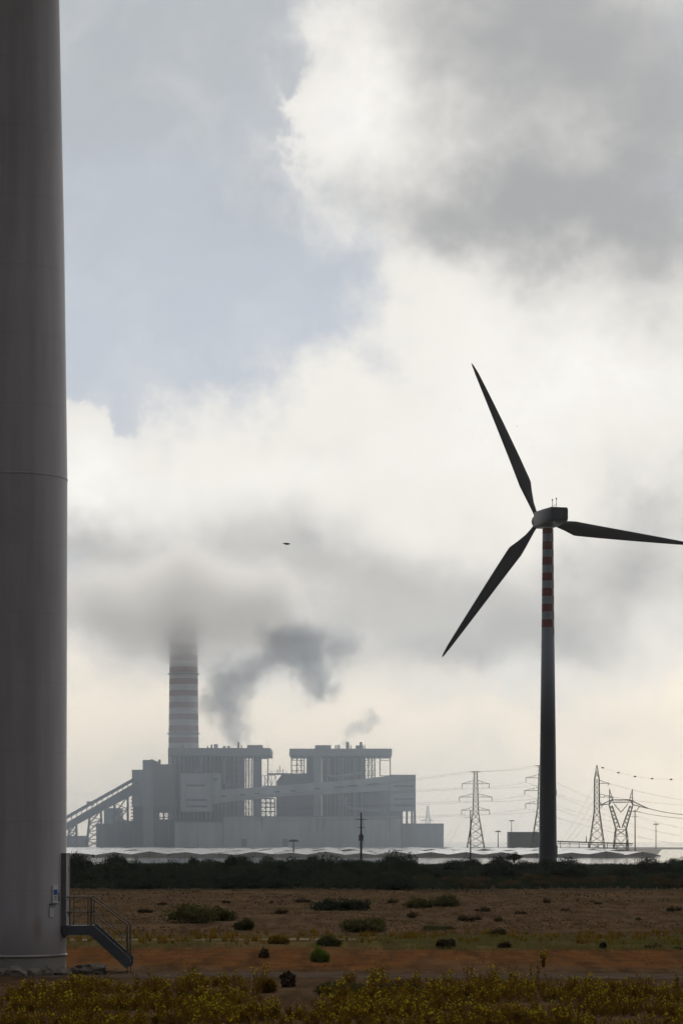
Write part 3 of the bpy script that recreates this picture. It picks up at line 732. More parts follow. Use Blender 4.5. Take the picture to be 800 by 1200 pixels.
# ------------------------------------------------------------------ greenhouses: low multi-span plastic roofs
m_film = mat('plastic_film', (0.80, 0.80, 0.78), .14, .16, .25, .8, stretch=(1, .1, 1))
m_gable = mat('gable_net', (0.55, 0.55, 0.55), .7, .15, .3, .2)
m_film2 = mat('side_film', (0.80, 0.80, 0.78), .3, .05, .2, .5)
def greenhouse_proto(L, wd, label, group, eave=.85, ridge=1.6):
    rt = empty('greenhouse', (0, 0, 0), label, 'greenhouse', group)
    hw = wd/2; n = int(L/30); vs = []; fs = []
    ribs = [(-hw, eave), (-hw*.45, eave+(ridge-eave)*.62), (0, ridge), (hw*.55, eave+(ridge-eave)*.5), (hw, eave)]
    for j in range(n+1):
        for (a, b_) in ribs: vs.append((a, L*j/n, b_+R.uniform(-.06, .06)+(.10*mnoise.noise(Vector((a*.3, j*.7, wd))))))
    k = len(ribs)
    for j in range(n):
        for i in range(k-1): fs.append((j*k+i, j*k+i+1, (j+1)*k+i+1, (j+1)*k+i))
    mb = MB(); mb.add(vs, fs); mb.build('roof', m_film, rt)
    mb = MB(); mb.prism([(-hw+.05, .0), (hw-.05, .0), (hw-.05, eave-.12), (hw*.55, eave+(ridge-eave)*.5-.12), (0, ridge-.12), (-hw*.45, eave+(ridge-eave)*.62-.12), (-hw+.05, eave-.12)], .1, .3); mb.build('gable', m_gable, rt)
    mb = MB(); mb.beam((0, .02, 0), (0, .02, ridge-.1), .12); mb.build('gable_post', m_steel, rt)
    return rt
def copy_tree(rt):
    r = rt.copy(); col.objects.link(r)
    for ch in list(rt.children):
        c = ch.copy(); col.objects.link(c); c.parent = r
    return r
wd = 11.8
for row, (ya, L) in enumerate(((860, 250), (1125, 300))):
    lab = ('low plastic greenhouse bay in the front row behind the shrub belt', 'low plastic greenhouse bay in the rear row before the power station')[row]
    pr = greenhouse_proto(L, wd, lab, ('front row of greenhouse bays', 'rear row of greenhouse bays')[row])
    nb = 19 if row == 0 else 25; first = True
    xr = 89 if row == 0 else 122
    for i in range(nb):
        o = pr if first else copy_tree(pr); first = False
        o.location = (xr-i*wd, ya+R.uniform(-2, 2), .02); 
        o.scale = (1, 1, R.choice([.78, .9, 1, 1, 1.1, 1.16]))
rt = greenhouse_proto(250, 12.6, 'end greenhouse bay with sloping side at the right water edge', None, .5, 1.6); rt.location = (101.6, 866, .02)
tag(rt, None, None, None)

# ------------------------------------------------------------------ far wind turbine
TX, TY = 48.3, 600.0
m_tower_shaded = bpy.data.materials.new('shaded_tower_paint'); m_tower_shaded.use_nodes = True; h = NT(m_tower_shaded.node_tree); b = m_tower_shaded.node_tree.nodes['Principled BSDF']
b.inputs['Roughness'].default_value = .45
tcn = h.node('ShaderNodeTexCoord'); ox, oy, oz = h.sep(tcn.outputs['Object'])[:3]
ang = h.m('ARCTAN2', ox, h.m('MULTIPLY', oy, -1.0))
sect = h.m('MULTIPLY', h.m('GREATER_THAN', ang, .76), 1.0)
hp = 1.825; zb = 53.6
idx = h.m('FLOOR', h.m('DIVIDE', h.m('SUBTRACT', oz, zb), hp)); par = h.m('MODULO', h.m('ADD', idx, sect), 2.0)
inz = h.m('GREATER_THAN', oz, zb)
redf = h.m('MULTIPLY', h.m('GREATER_THAN', par, .5), inz)
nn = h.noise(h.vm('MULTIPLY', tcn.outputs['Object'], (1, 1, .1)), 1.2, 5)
base = h.mix(h.ss(oz, 30, 52), h.mix(nn, (0.018, .024, .042), (.028, .036, .058)), h.mix(nn, (.26, .30, .37), (.32, .36, .43)))  # backlit shade put into the colour: dark navy below, blending to grey above
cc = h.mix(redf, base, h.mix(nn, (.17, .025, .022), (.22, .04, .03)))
m_tower_shaded.node_tree.links.new(cc, b.inputs['Base Color'])
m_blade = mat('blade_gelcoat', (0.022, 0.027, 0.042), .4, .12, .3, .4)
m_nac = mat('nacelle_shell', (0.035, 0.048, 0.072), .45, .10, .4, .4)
wt = empty('wind_turbine', (TX, TY, 0), 'complete three bladed wind turbine with red banded upper tower', 'wind turbine')
mb = MB(); prof = [(0, 2.2), (.6, 2.2), (.6, 2.1), (27, 1.86), (27.05, 1.89), (27.25, 1.89), (27.3, 1.85), (54, 1.52), (78.6, 1.28)]
mb.lathe(prof, 0, 0, 64); smooth_by_angle(mb.build('tower', m_tower_shaded, wt), 30)
mb = MB(); mb.box(1.86, 2.2, -.6, .6, 1.6, 4.4); mb.build('door', m_nac, wt)
HZ = 81.0; yaw = rad(17); ax = Vector((-math.sin(yaw), math.cos(yaw), 0)); sd = Vector((math.cos(yaw), math.sin(yaw), 0)); up = Vector((0, 0, 1))
def nac_pt(l, s_, z_): return ax*l+sd*s_+up*(HZ+z_)
mb = MB(); secs = []
prof2 = [(-7.4, 2.0, -1.2, 1.7), (-7.1, 2.2, -1.5, 1.9), (-1.5, 2.3, -2.1, 1.95), (3.2, 2.3, -2.1, 1.95), (4.4, 1.85, -1.7, 1.7), (4.9, 1.35, -1.4, 1.35)]
N_ = 16; vs = []; fs = []
for (l, hw, zb_, zt_) in prof2:
    for k in range(N_):
        t = 2*math.pi*(k+.5)/N_; c_, s_ = math.cos(t), math.sin(t)
        pw = .28
        xx = hw*abs(c_)**pw*(1 if c_ > 0 else -1); zz_ = abs(s_)**pw*(1 if s_ > 0 else -1)
        zc = (zt_+zb_)/2; zz_ = zc+zz_*(zt_-zb_)/2
        vs.append(nac_pt(l, xx, zz_))
for i in range(len(prof2)-1):
    for k in range(N_): fs.append((i*N_+k, i*N_+(k+1) % N_, (i+1)*N_+(k+1) % N_, (i+1)*N_+k))
fs += [tuple(range(N_)), tuple(range((len(prof2)-1)*N_, len(prof2)*N_))]
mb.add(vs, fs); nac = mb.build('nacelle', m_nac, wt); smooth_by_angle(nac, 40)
for l in (-4.6, -2.1):
    mb = MB(); mb.tube([nac_pt(l, .3, 2.0), nac_pt(l, .3, 4.0)], .06, 6); mb.tube([nac_pt(l-.05, .3, 3.9), nac_pt(l+.05, .3, 4.25)], .14, 6); mb.build('wind_vane_mast', m_steel, nac)
mb = MB(); mb.beam(nac_pt(-4.6, .3, 2.7), nac_pt(-2.1, .3, 2.7), .07); mb.beam(nac_pt(2.6, -.3, 1.9), nac_pt(2.6, -.3, 2.6), .1); mb.build('handrail', m_steel, nac)
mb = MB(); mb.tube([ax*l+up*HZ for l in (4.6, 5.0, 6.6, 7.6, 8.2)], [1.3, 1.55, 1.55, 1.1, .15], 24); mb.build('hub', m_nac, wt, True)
hubc = ax*5.8+up*HZ
def blade(phi):
    # span direction in rotor plane; horizontal in-plane axis sd, vertical up; seen from behind
    u = sd*math.cos(phi)+up*math.sin(phi); t = sd*math.sin(phi)-up*math.cos(phi)      # t: clockwise side as seen from the camera
    stations = [(1.0, .95, .5, .95), (2.6, .95, .5, .9), (4.5, 1.3, .50, .75), (7.0, 2.15, .42, .55), (9.3, 3.0, .36, .42), (10.4, 2.95, .35, .38), (16, 2.55, .33, .3), (24, 1.95, .32, .2), (32, 1.3, .31, .13), (37.5, .8, .3, .08), (39.6, .38, .3, .04), (40.3, .05, .3, .02)]
    n = 14; vs = []; fs = []
    for (r, ch, le, th_) in stations:
        tw = rad(14)*(1-r/40)
        for k in range(n):
            a = 2*math.pi*k/n; cx = 1.13*ch*(.5*math.cos(a)+.5-le); cy = th_*.5*math.sin(a)*(1-.35*math.cos(a))
            fx = cx*math.cos(tw)-cy*math.sin(tw); fy = cx*math.sin(tw)+cy*math.cos(tw)
            vs.append(hubc+u*r+t*fx+ax*(fy+.0009*r*r))
    for i in range(len(stations)-1):
        for k in range(n): fs.append((i*n+k, i*n+(k+1) % n, (i+1)*n+(k+1) % n, (i+1)*n+k))
    fs += [tuple(range(n)), tuple(range((len(stations)-1)*n, len(stations)*n))]
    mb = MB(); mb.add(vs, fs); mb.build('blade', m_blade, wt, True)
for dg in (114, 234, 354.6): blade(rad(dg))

# ------------------------------------------------------------------ near turbine tower
NX, NY = -13.6, 107.0
m_near = bpy.data.materials.new('near_tower_paint'); m_near.use_nodes = True; h = NT(m_near.node_tree); b = m_near.node_tree.nodes['Principled BSDF']
b.inputs['Roughness'].default_value = .42; b.inputs['Specular IOR Level'].default_value = .45
tcn = h.node('ShaderNodeTexCoord'); ob = tcn.outputs['Object']
n1 = h.noise(h.vm('MULTIPLY', ob, (1, 1, .07)), 1.6, 7, .62); n2 = h.noise(ob, .35, 4, .5); n3 = h.noise(ob, 9, 5, .6)
c = h.mix(h.ss(n1, .3, .72), (.41, .41, .445), (.51, .51, .55)); c = h.mix(h.m('MULTIPLY', h.ss(n2, .4, .75), .35), c, (.33, .325, .345))
c = h.mix(h.m('MULTIPLY', h.ss(n3, .66, .8), .22), c, (.26, .23, .2))
# rust bloom near the foot
rustd = h.vm('LENGTH', h.vm('MULTIPLY', h.vm('SUBTRACT', ob, (1.15, -1.8, 1.9)), (3.0, 3.0, 1.2)))
c = h.mix(h.m('MULTIPLY', h.ss(rustd, 1.0, .2), .45), c, (.28, .17, .11))
seam = h.m('ABSOLUTE', h.m('SUBTRACT', h.m('FRACT', h.m('DIVIDE', h.sep(ob)[2], 2.86)), .2))
c = h.mix(h.m('MULTIPLY', h.ss(seam, .012, .004), .16), c, (.2, .2, .21))
grime = h.m('MULTIPLY', h.ss(h.m('ADD', h.sep(ob)[2], h.m('MULTIPLY', n1, -3.0)), .9, -1.2), .5)
c = h.mix(grime, c, (.20, .15, .115))
m_near.node_tree.links.new(c, b.inputs['Base Color'])
nt_ = empty('wind_turbine', (NX, NY, 0), 'huge near grey turbine tower filling the left edge with stairs to its door', 'wind turbine')
mb = MB(); mb.lathe([(.68, 2.11), (.74, 2.15), (.80, 2.10), (8, 2.12), (20.55, 2.15), (20.56, 2.165), (20.62, 2.165), (20.63, 2.15), (30, 2.03), (41.2, 1.80), (41.25, 1.82), (41.35, 1.82), (41.4, 1.79), (60, 1.55), (78.6, 1.28)], 0, 0, 128)
o = mb.build('tower', m_near, nt_); smooth_by_angle(o, 30)
mb = MB(); mb.lathe([(-.2, 2.12), (.66, 2.08), (.70, 2.02)], 0, 0, 96); smooth_by_angle(mb.build('plinth', m_conc, nt_), 30)
m_frame = mat('grey_door_steel', (0.17, 0.165, 0.165), .5, .12, 1.5, .35)
m_stair = mat('stair_steel', (0.10, 0.11, 0.13), .5, .15, 2, .4)
m_rail = mat('rusty_handrail', (0.17, 0.13, 0.10), .6, .25, 3, .3)
m_white = mat('white_plate', (0.62, 0.64, 0.66), .4, .05, 3)
m_blue = mat('sign_blue', (0.02, 0.10, 0.42), .4, .05, 3)
# door with frame on the right flank (faces +X)
mb = MB(); mb.box(1.98, 2.17, -.62, .62, 1.95, 4.9); door = mb.build('door', m_frame, nt_)
mb = MB()
for a in ((1.9, 2.19, -.74, -.63, 1.9, 4.98), (1.9, 2.19, .63, .74, 1.9, 4.98), (1.9, 2.19, -.63, .63, 4.91, 4.98)): mb.box(*a)
mb.build('door_frame', m_frame, door)
mb = MB(); mb.tube([(2.17, -.45, 3.0), (2.24, -.45, 3.0), (2.24, -.45, 3.2)], .02, 8); mb.box(2.172, 2.20, .3, .42, 2.3, 2.5); mb.box(2.172, 2.20, .3, .42, 4.2, 4.4); mb.build('handle', m_steel, door)
# stairs
st = MB(); st.box(2.12, 3.22, -.75, .75, 1.58, 1.66); platform = st.box(2.05, 3.24, -.78, -.74, 1.58, 1.98); st.box(2.05, 3.24, .74, .78, 1.58, 1.98); st.box(3.20, 3.24, -.74, .74, 1.58, 1.98)
st.box(2.12, 3.20, -.73, .73, 1.90, 1.95)
stair = st.build('staircase', m_stair, nt_)
p0 = Vector((3.2, 0, 1.82)); p1 = Vector((4.72, 0, .38))
for sy in (-.76, .76):
    mb = MB(); mb.prism([(3.16, 1.60), (3.24, 2.0), (3.34, 1.98), (4.86, .62), (4.84, .28), (4.66, .20)], sy-.03, sy+.03); mb.build('stringer', m_stair, stair)
for k in range(8):
    t = (k+.6)/8; p = p0.lerp(p1, t); mb = MB(); mb.box(p.x-.13, p.x+.13, -.73, .73, p.z-.02, p.z+.02); mb.build('tread', m_stair, stair)
for sy in (-.76, .76):
    mb = MB(); r = .028
    for zq in (3.16, 2.52): mb.tube([(2.22, sy, zq), (3.2, sy, zq)], r, 8)
    mb.tube([(3.2, sy, 3.16), (4.74, sy, 2.0)], r, 8); mb.tube([(3.2, sy, 2.55), (4.74, sy, 1.33)], r*.8, 8)
    for xq in (2.35, 3.1, 3.2): mb.tube([(xq, sy, 1.9), (xq, sy, 3.16)], r, 8)
    mb.tube([(4.74, sy, .02), (4.74, sy, 2.0)], r, 8); mb.tube([(4.70, sy, .4), (4.70, sy, 1.95)], r*.6, 6)
    mb.build('handrail', m_rail, stair)
mb = MB(); mb.box(1.95, 2.14, -.5, .5, 1.45, 1.8); mb.build('bracket', m_stair, stair)
# plates on the shell, at the right front quarter
def on_shell(ang, r=2.14): return Vector((r*math.sin(ang), -r*math.cos(ang), 0))
def plate(ang, w_, z0, z1, m, name, parent, off=.0, th=.03):
    mb = MB(); c0 = on_shell(ang, 2.125+off); tdir = Vector((math.cos(ang), math.sin(ang), 0)); nd = Vector((math.sin(ang), -math.cos(ang), 0))
    vs = [c0+tdir*i*w_/2+nd*j+Vector((0, 0, k)) for k in (z0, z1) for j in (-.02, th) for i in (-1, 1)]
    mb.add(vs, [(0,2,3,1), (4,5,7,6), (0,1,5,4), (2,6,7,3), (0,4,6,2), (1,3,7,5)]); return mb.build(name, m, parent)
sg = plate(rad(56.5), .34, 2.92, 3.66, m_white, 'sign', nt_)
plate(rad(56.5), .26, 3.26, 3.47, m_blue, 'pictogram', sg, .03, .006)
for zq, ww in ((3.12, .2), (3.05, .14), (3.18, .17)): plate(rad(56.5), ww, zq, zq+.025, mat('sign_print', (.12, .13, .3), .5), 'text_line', sg, .03, .005)
plate(rad(53.5), .40, 2.86, 2.90, m_stair, 'shelf_bracket', nt_, 0, .12)
plate(rad(51), .24, 2.35, 2.72, m_white, 'notice_plate', nt_)
mb = MB(); c0 = on_shell(rad(62)); mb.tube([c0+Vector((.03, 0, 3.0)), c0+Vector((.03, 0, 3.35))], .03, 6); mb.build('conduit', m_frame, nt_)

# rubble round the foot
m_rock = mat('grey_rubble', (0.20, 0.175, 0.15), .95, .3, 2, .1, bump=.6)
m_rockd = mat('dark_clod', (0.045, 0.028, 0.02), .95, .3, 2, .1, bump=.6)
rocks = [(-15.6, 104.3, .42, .16), (-15.0, 104.4, .3, .2), (-14.4, 104.2, .45, .2), (-13.8, 104.5, .4, .17), (-13.2, 104.2, .5, .22), (-12.5, 104.4, .38, .19), (-12.0, 104.6, .3, .2), (-11.4, 104.9, .34, .17), (-10.9, 105.3, .25, .14)]
for i, (xq, yq, r_, hq) in enumerate(rocks):
    mb = MB(); mb.blob((0, 0, 0), (r_, r_*.8, hq*1.2), i, .35, 2, 2.2)
    o = mb.build('rock', m_rock); o.location = (xq, yq, hq*.5); tag(o, 'grey rubble stone lying along the foot of the near tower', 'rock', 'rubble stones round the tower plinth')
mb = MB(); mb.blob((0, 0, 0), (.62, .4, .26), 12, .35, 3, 2.0); mb.blob((-.6, .1, -.06), (.34, .3, .18), 14, .35, 2, 2.0); o = mb.build('rock', m_rock); o.location = (-10.25, 105.2, .18)
tag(o, 'larger lumpy rubble boulder beneath the steel stairs', 'rock')
mb = MB(); mb.blob((0, 0, 0), (.25, .22, .3), 33, .5, 3, 2.6); o = mb.build('rock', m_rockd); o.location = ((338-CX)*96/F, 96, .24); tag(o, 'dark upright clod of earth among the yellow weeds', 'clod')

# ------------------------------------------------------------------ birds
m_bird = mat('bird_feathers', (0.05, 0.045, 0.04), .8, .2, 4, .1)
def bird(px, py, d, span, label, tilt=0, group=None):
    mb = MB(); s_ = span
    mb.tube([(-.28*s_, 0, 0), (-.2*s_, 0, .0), (0, 0, .01*s_), (.17*s_, 0, .02*s_), (.25*s_, 0, .03*s_), (.31*s_, 0, .02*s_)], [.01*s_, .05*s_, .085*s_, .06*s_, .045*s_, .005], 10)
    o = mb.build('bird', m_bird, None, True); o.location = W(px, py, d); o.rotation_euler = (rad(tilt), 0, rad(35 if px < 400 else -20))
    for sgn in (-1, 1):
        w_ = MB(); pts = [(.12, 0, .02), (.07, .25, .08), (.0, .5, .02), (-.05, .5, .015), (-.1, .25, .06), (-.14, 0, .01)]
        vs = [(a*s_, sgn*b_*s_, c_*s_+.008*s_) for a, b_, c_ in pts]+[(a*s_, sgn*b_*s_, c_*s_-.008*s_) for a, b_, c_ in pts]
        w_.add(vs, [(0,1,4,5), (1,2,3,4), (6,11,10,7), (7,10,9,8), (0,6,7,1), (1,7,8,2), (2,8,9,3), (3,9,10,4), (4,10,11,5)]); w_.build('wing', m_bird, o)
    t_ = MB(); t_.prism([(-.25*s_, -.01*s_), (-.42*s_, 0), (-.42*s_, .01*s_), (-.25*s_, .012*s_)], -.05*s_, .05*s_); t_.build('tail', m_bird, o)
    tag(o, label, 'bird', group)
bird(336, 637.5, 170, .85, 'dark bird in flight alone in the middle of the sky', 8)
bird(539.5, 479.5, 420, .35, 'tiny distant bird left of the upper blade', 5)
bird(605.5, 499.5, 420, .35, 'tiny distant bird right of the upper blade', -6)
bird(569.5, 494.5, 520, .3, 'faintest tiny bird close beside the upper blade', 10)

# ------------------------------------------------------------------ vegetation
def leaf_mat(name, a, b_, tr=.25):
    m = bpy.data.materials.new(name); m.use_nodes = True; h = NT(m.node_tree); p = m.node_tree.nodes['Principled BSDF']; p.inputs['Roughness'].default_value = .8; p.inputs['Specular IOR Level'].default_value = .0
    oi = h.node('ShaderNodeObjectInfo'); ge = h.node('ShaderNodeNewGeometry')
    n = h.noise(ge.outputs['Position'], .5, 4, .6); n2 = h.noise(ge.outputs['Position'], 3.0, 3, .6)
    f = h.m('ADD', h.m('MULTIPLY', oi.outputs['Random'], .45), h.m('MULTIPLY', h.ss(n, .3, .7), .35)); f = h.m('ADD', f, h.m('MULTIPLY', n2, .3), clamp=True)
    cc = h.mix(f, a, b_); m.node_tree.links.new(cc, p.inputs['Base Color'])
    tb = h.node('ShaderNodeBsdfTranslucent'); m.node_tree.links.new(cc, tb.inputs[0])
    ms = h.node('ShaderNodeMixShader'); ms.inputs[0].default_value = tr
    o = [n for n in m.node_tree.nodes if n.type == 'OUTPUT_MATERIAL'][0]
    m.node_tree.links.new(p.outputs[0], ms.inputs[1]); m.node_tree.links.new(tb.outputs[0], ms.inputs[2]); m.node_tree.links.new(ms.outputs[0], o.inputs['Surface'])
    return m
m_scrub = leaf_mat('evergreen_leaves', (0.009, 0.018, 0.013), (0.038, 0.054, 0.032))
m_scrubb = leaf_mat('brown_scrub_leaves', (0.04, 0.032, 0.018), (0.085, 0.066, 0.032))
m_olive = leaf_mat('olive_leaves', (0.055, 0.056, 0.020), (0.115, 0.11, 0.038))
m_bright = leaf_mat('fresh_leaves', (0.09, 0.14, 0.02), (0.17, 0.22, 0.04))
m_weed = leaf_mat('weed_stems', (0.075, 0.040, 0.012), (0.17, 0.095, 0.022), .45)
m_weedg = leaf_mat('weed_leaves', (0.090, 0.050, 0.008), (0.20, 0.122, 0.014), .45)
m_flower = leaf_mat('yellow_flowers', (0.30, 0.23, 0.012), (0.52, 0.42, 0.03), .45)
m_grass = leaf_mat('dry_grass', (0.09, 0.056, 0.027), (0.17, 0.112, 0.056))
m_ggrass = leaf_mat('green_grass', (0.13, 0.125, 0.038), (0.22, 0.20, 0.07))
m_bark = mat('bark', (0.06, 0.05, 0.04), .9, .3, 3, .1)

def crown(mb, w_, dpt, hgt, nl, leaf, seed, lobes=9, ztop=1.0, core=True):
    rr = random.Random(seed); L = []
    for k in range(lobes):
        a = rr.uniform(0, 6.283); q_ = rr.random()**.6
        lx = math.cos(a)*q_*w_*.34; ly = math.sin(a)*q_*dpt*.34; lh = hgt*rr.uniform(.6, 1.0)*(1-.3*q_)
        L.append((lx, ly, lh*.5, w_*rr.uniform(.16, .27), dpt*rr.uniform(.16, .27), lh*.5))
    if core:
        for (a, b_, c_, d_, e_, f_) in L: mb.blob((a, b_, c_*.95), (d_*.5, e_*.5, f_*.55), seed+a, .3, 1)
    for i in range(nl):
        a, b_, c_, d_, e_, f_ = rr.choice(L)
        u = rr.uniform(-1, 1); t = rr.uniform(0, 6.283); s_ = math.sqrt(1-u*u); rad_ = rr.uniform(.58, 1.14)
        if rr.random() < .06: rad_ *= 1.2
        p = Vector((a+d_*s_*math.cos(t)*rad_, b_+e_*s_*math.sin(t)*rad_, max(.02, c_+f_*u*rad_)))
        n = Vector((rr.uniform(-1, 1), rr.uniform(-1, 1), rr.uniform(-.3, 1))).normalized(); t1 = n.orthogonal().normalized(); t1.rotate(Matrix.Rotation(rr.uniform(0, 6.28), 3, n)); t2 = n.cross(t1)
        l = leaf*rr.uniform(.5, 1.3)
        mb.add([p-t1*l, p+t2*l*.5, p+t1*l, p-t2*l*.5], [(0, 1, 2, 3)])
def shrub_mesh(name, m, w_, d_, h_, nl, leaf, seed, lobes=9, core=True):
    mb = MB(); crown(mb, w_, d_, h_, nl, leaf, seed, lobes, core=core)
    me = bpy.data.meshes.new(name); me.from_pydata(mb.v, [], mb.f); me.materials.append(m); me.update(); return me
protos = [shrub_mesh('shrub', m_scrub, 7.0, 6, 3.1, 5200, .12, 100+i, 8+i) for i in range(6)]
protos_b = [shrub_mesh('shrub', m_scrubb, 4.5, 4, 1.5, 2200, .09, 200+i, 8) for i in range(3)]
nS = 0
def put(me, name, X, Y, s_, label, cat, group=None, rz=None, sz=1.0, z0=None):
    o = bpy.data.objects.new(name, me); col.objects.link(o); o.location = (X, Y, (ground_h(X, Y) if z0 is None else z0)-.05)
    o.scale = (s_, s_, s_*sz); o.rotation_euler = (0, 0, R.uniform(0, 6.28) if rz is None else rz)
    return tag(o, label, cat, group)
rows = [(294, 5.6, .62), (312, 6.0, .8), (336, 6.2, .9), (368, 6.6, .88), (408, 7.0, .80), (455, 7.4, .70), (520, 7.6, .58)]
for ri, (Yr, sp, sz) in enumerate(rows):
    hwid = Yr*.142+4; X = -hwid
    while X < hwid:
        px = CX+X*F/Yr; py = HY+CH*F/Yr
        skip = (px > 500 and Yr < 350) or (px > 610 and Yr < 395 and False)
        if not skip:
            hh = sz*R.choice([.4, .6, .8, 1.0, 1.3, 1.75] if Yr > 350 else [.5, .75, .9, 1.0, 1.1])*(.82 if px > 480 else 1)
            put(R.choice(protos), 'shrub', X+R.uniform(-1.5, 1.5), Yr+R.uniform(-6, 6)+14*mnoise.noise(Vector((X*.05, 2, 0))), R.uniform(.85, 1.2), 'dark evergreen shrub in the dense belt before the greenhouses', 'shrub', 'evergreen shrubs of the dense belt', sz=hh/1.0)
            nS += 1
        X += sp*R.uniform(.8, 1.15)
for k in range(38):
    Yb = R.uniform(296, 350); X = R.uniform((495-CX)*Yb/F, (830-CX)*Yb/F)
    put(R.choice(protos_b), 'shrub', X, Yb, R.uniform(.6, 1.0), 'low brownish shrub on the slope right of the evergreen belt', 'shrub', 'low brown shrubs on the right slope', sz=R.uniform(.7, 1.1))
for k, (px, Yq, sc_) in enumerate(((352, 372, 1.15), (372, 366, 1.25), (392, 374, 1.1), (210, 360, 1.0), (455, 360, 1.1), (130, 366, 1.0))):
    put(protos[k % 6], 'shrub', (px-CX)*Yq/F, Yq, sc_, 'dark evergreen shrub in the dense belt before the greenhouses', 'shrub', 'evergreen shrubs of the dense belt', sz=1.12)
# small trees that stand up out of the belt
def tree(px, Y, w_, h_, label, seed, trunk_h):
    rt = empty('tree', ((px-CX)*Y/F, Y, 0), label, 'tree')
    mb = MB(); mb.tube([(0, 0, -.1), (.05, 0, trunk_h*.6), (.1, .05, trunk_h+.6)], [.16, .12, .07], 8)
    for a in (0.4, 2.3, 4.3): mb.tube([(.05, 0, trunk_h*.7), (math.cos(a)*w_*.25, math.sin(a)*w_*.25, trunk_h+h_*.35)], [.08, .03], 6)
    mb.build('trunk', m_bark, rt)
    mb = MB(); crown(mb, w_, w_, h_, 1100, .13, seed, 8); 
    mb.v = [(a, b_, c_+trunk_h) for a, b_, c_ in mb.v]
    me = bpy.data.meshes.new('crown'); me.from_pydata(mb.v, [], mb.f); me.materials.append(m_scrub); o = bpy.data.objects.new('crown', me); col.objects.link(o); o.parent = rt
tree(139, 420, 2.9, 2.1, 'small bushy tree above the belt close right of the near tower', 301, 1.5)
tree(267, 430, 3.6, 2.3, 'round crowned small tree above the belt left of the smoke', 302, 1.15)
tree(226, 425, 2.6, 2.0, 'slim leaning small tree above the belt between two others', 303, 1.2)
tree(366, 440, 3.2, 2.1, 'small tree above the belt left of the timber pole', 304, 1.2)
tree(458, 440, 4.2, 2.4, 'broad dark small tree above the belt right of the timber pole', 305, 1.1)
tree(602, 520, 3.6, 2.0, 'spiky small tree above the belt left of the turbine tower', 306, 1.5)
# undergrowth of the belt
def scatter_blades(name, m, n, area, hgt, wid, label, seed, cond=None, bend=.3, zf=None, per=5):
    rr = random.Random(seed); mb = MB()
    for i in range(n):
        Y = area[2]+(area[3]-area[2])*rr.random(); hx = area[1] if callable(area[1]) else None
        X = rr.uniform(area[0](Y), area[1](Y)) if callable(area[0]) else rr.uniform(area[0], area[1])
        if cond and not cond(X, Y, rr): continue
        g0 = ground_h(X, Y)
        for k in range(per):
            a = rr.uniform(0, 6.283); h_ = hgt*rr.uniform(.4, 1.1); x_ = X+rr.uniform(-.15, .15)*hgt*2; y_ = Y+rr.uniform(-.15, .15)*hgt*2
            lx = math.cos(a)*h_*bend*rr.random(); ly = math.sin(a)*h_*bend*rr.random(); w2 = wid*rr.uniform(.6, 1.2)
            mb.add([(x_-w2, y_, g0-.02), (x_+w2, y_, g0-.02), (x_+lx+w2*.3, y_+ly, g0+h_), (x_+lx-w2*.3, y_+ly, g0+h_)], [(0, 1, 2, 3)])
    me = bpy.data.meshes.new(name); me.from_pydata(mb.v, [], mb.f); me.materials.append(m); me.update()
    o = bpy.data.objects.new(name, me); col.objects.link(o); return tag(o, label, kind='stuff')
half = lambda Y: .142*Y+2
lo = lambda Y: -half(Y); hi = lambda Y: half(Y)
def cl(s_, th, off=0):
    return lambda X, Y, rr: mnoise.noise(Vector((X*s_, Y*s_, off)))+rr.uniform(-.15, .15) > th
scatter_blades('undergrowth', m_scrub, 12000, (lo, hi, 290, 580), .5, .07, 'dark undergrowth filling the shrub belt', 11, bend=.8)
scatter_blades('dry_grass', m_grass, 16000, (lo, hi, 146, 292), .09, .035, 'short dry grass over the brown field', 12, cl(.12, -.08), per=3, bend=1.5)
scatter_blades('dry_grass', m_scrubb, 800, (lo, hi, 225, 292), .16, .06, 'dark dead stalks along the far side of the field', 13, cl(.1, .12, 4), per=5)
scatter_blades('green_grass', m_ggrass, 11000, (lo, hi, 128, 147), .17, .012, 'greenish grass strip beyond the red soil', 14, lambda X, Y, rr: (X > 2 or rr.random() < .15) and mnoise.noise(Vector((X*.2, Y*.2, 3)))+rr.uniform(-.3, .3) > -.12, per=5)
scatter_blades('weeds', m_weedg, 1100, (lo, hi, 134, 152), .34, .035, 'low dark weeds along the pale track', 15, cl(.35, .12, 7), per=7, bend=.9)
scatter_blades('dry_grass', m_grass, 1200, (lo, hi, 106, 128), .07, .014, 'sparse stubble on the red soil', 16, cl(.4, .25, 9), per=4)

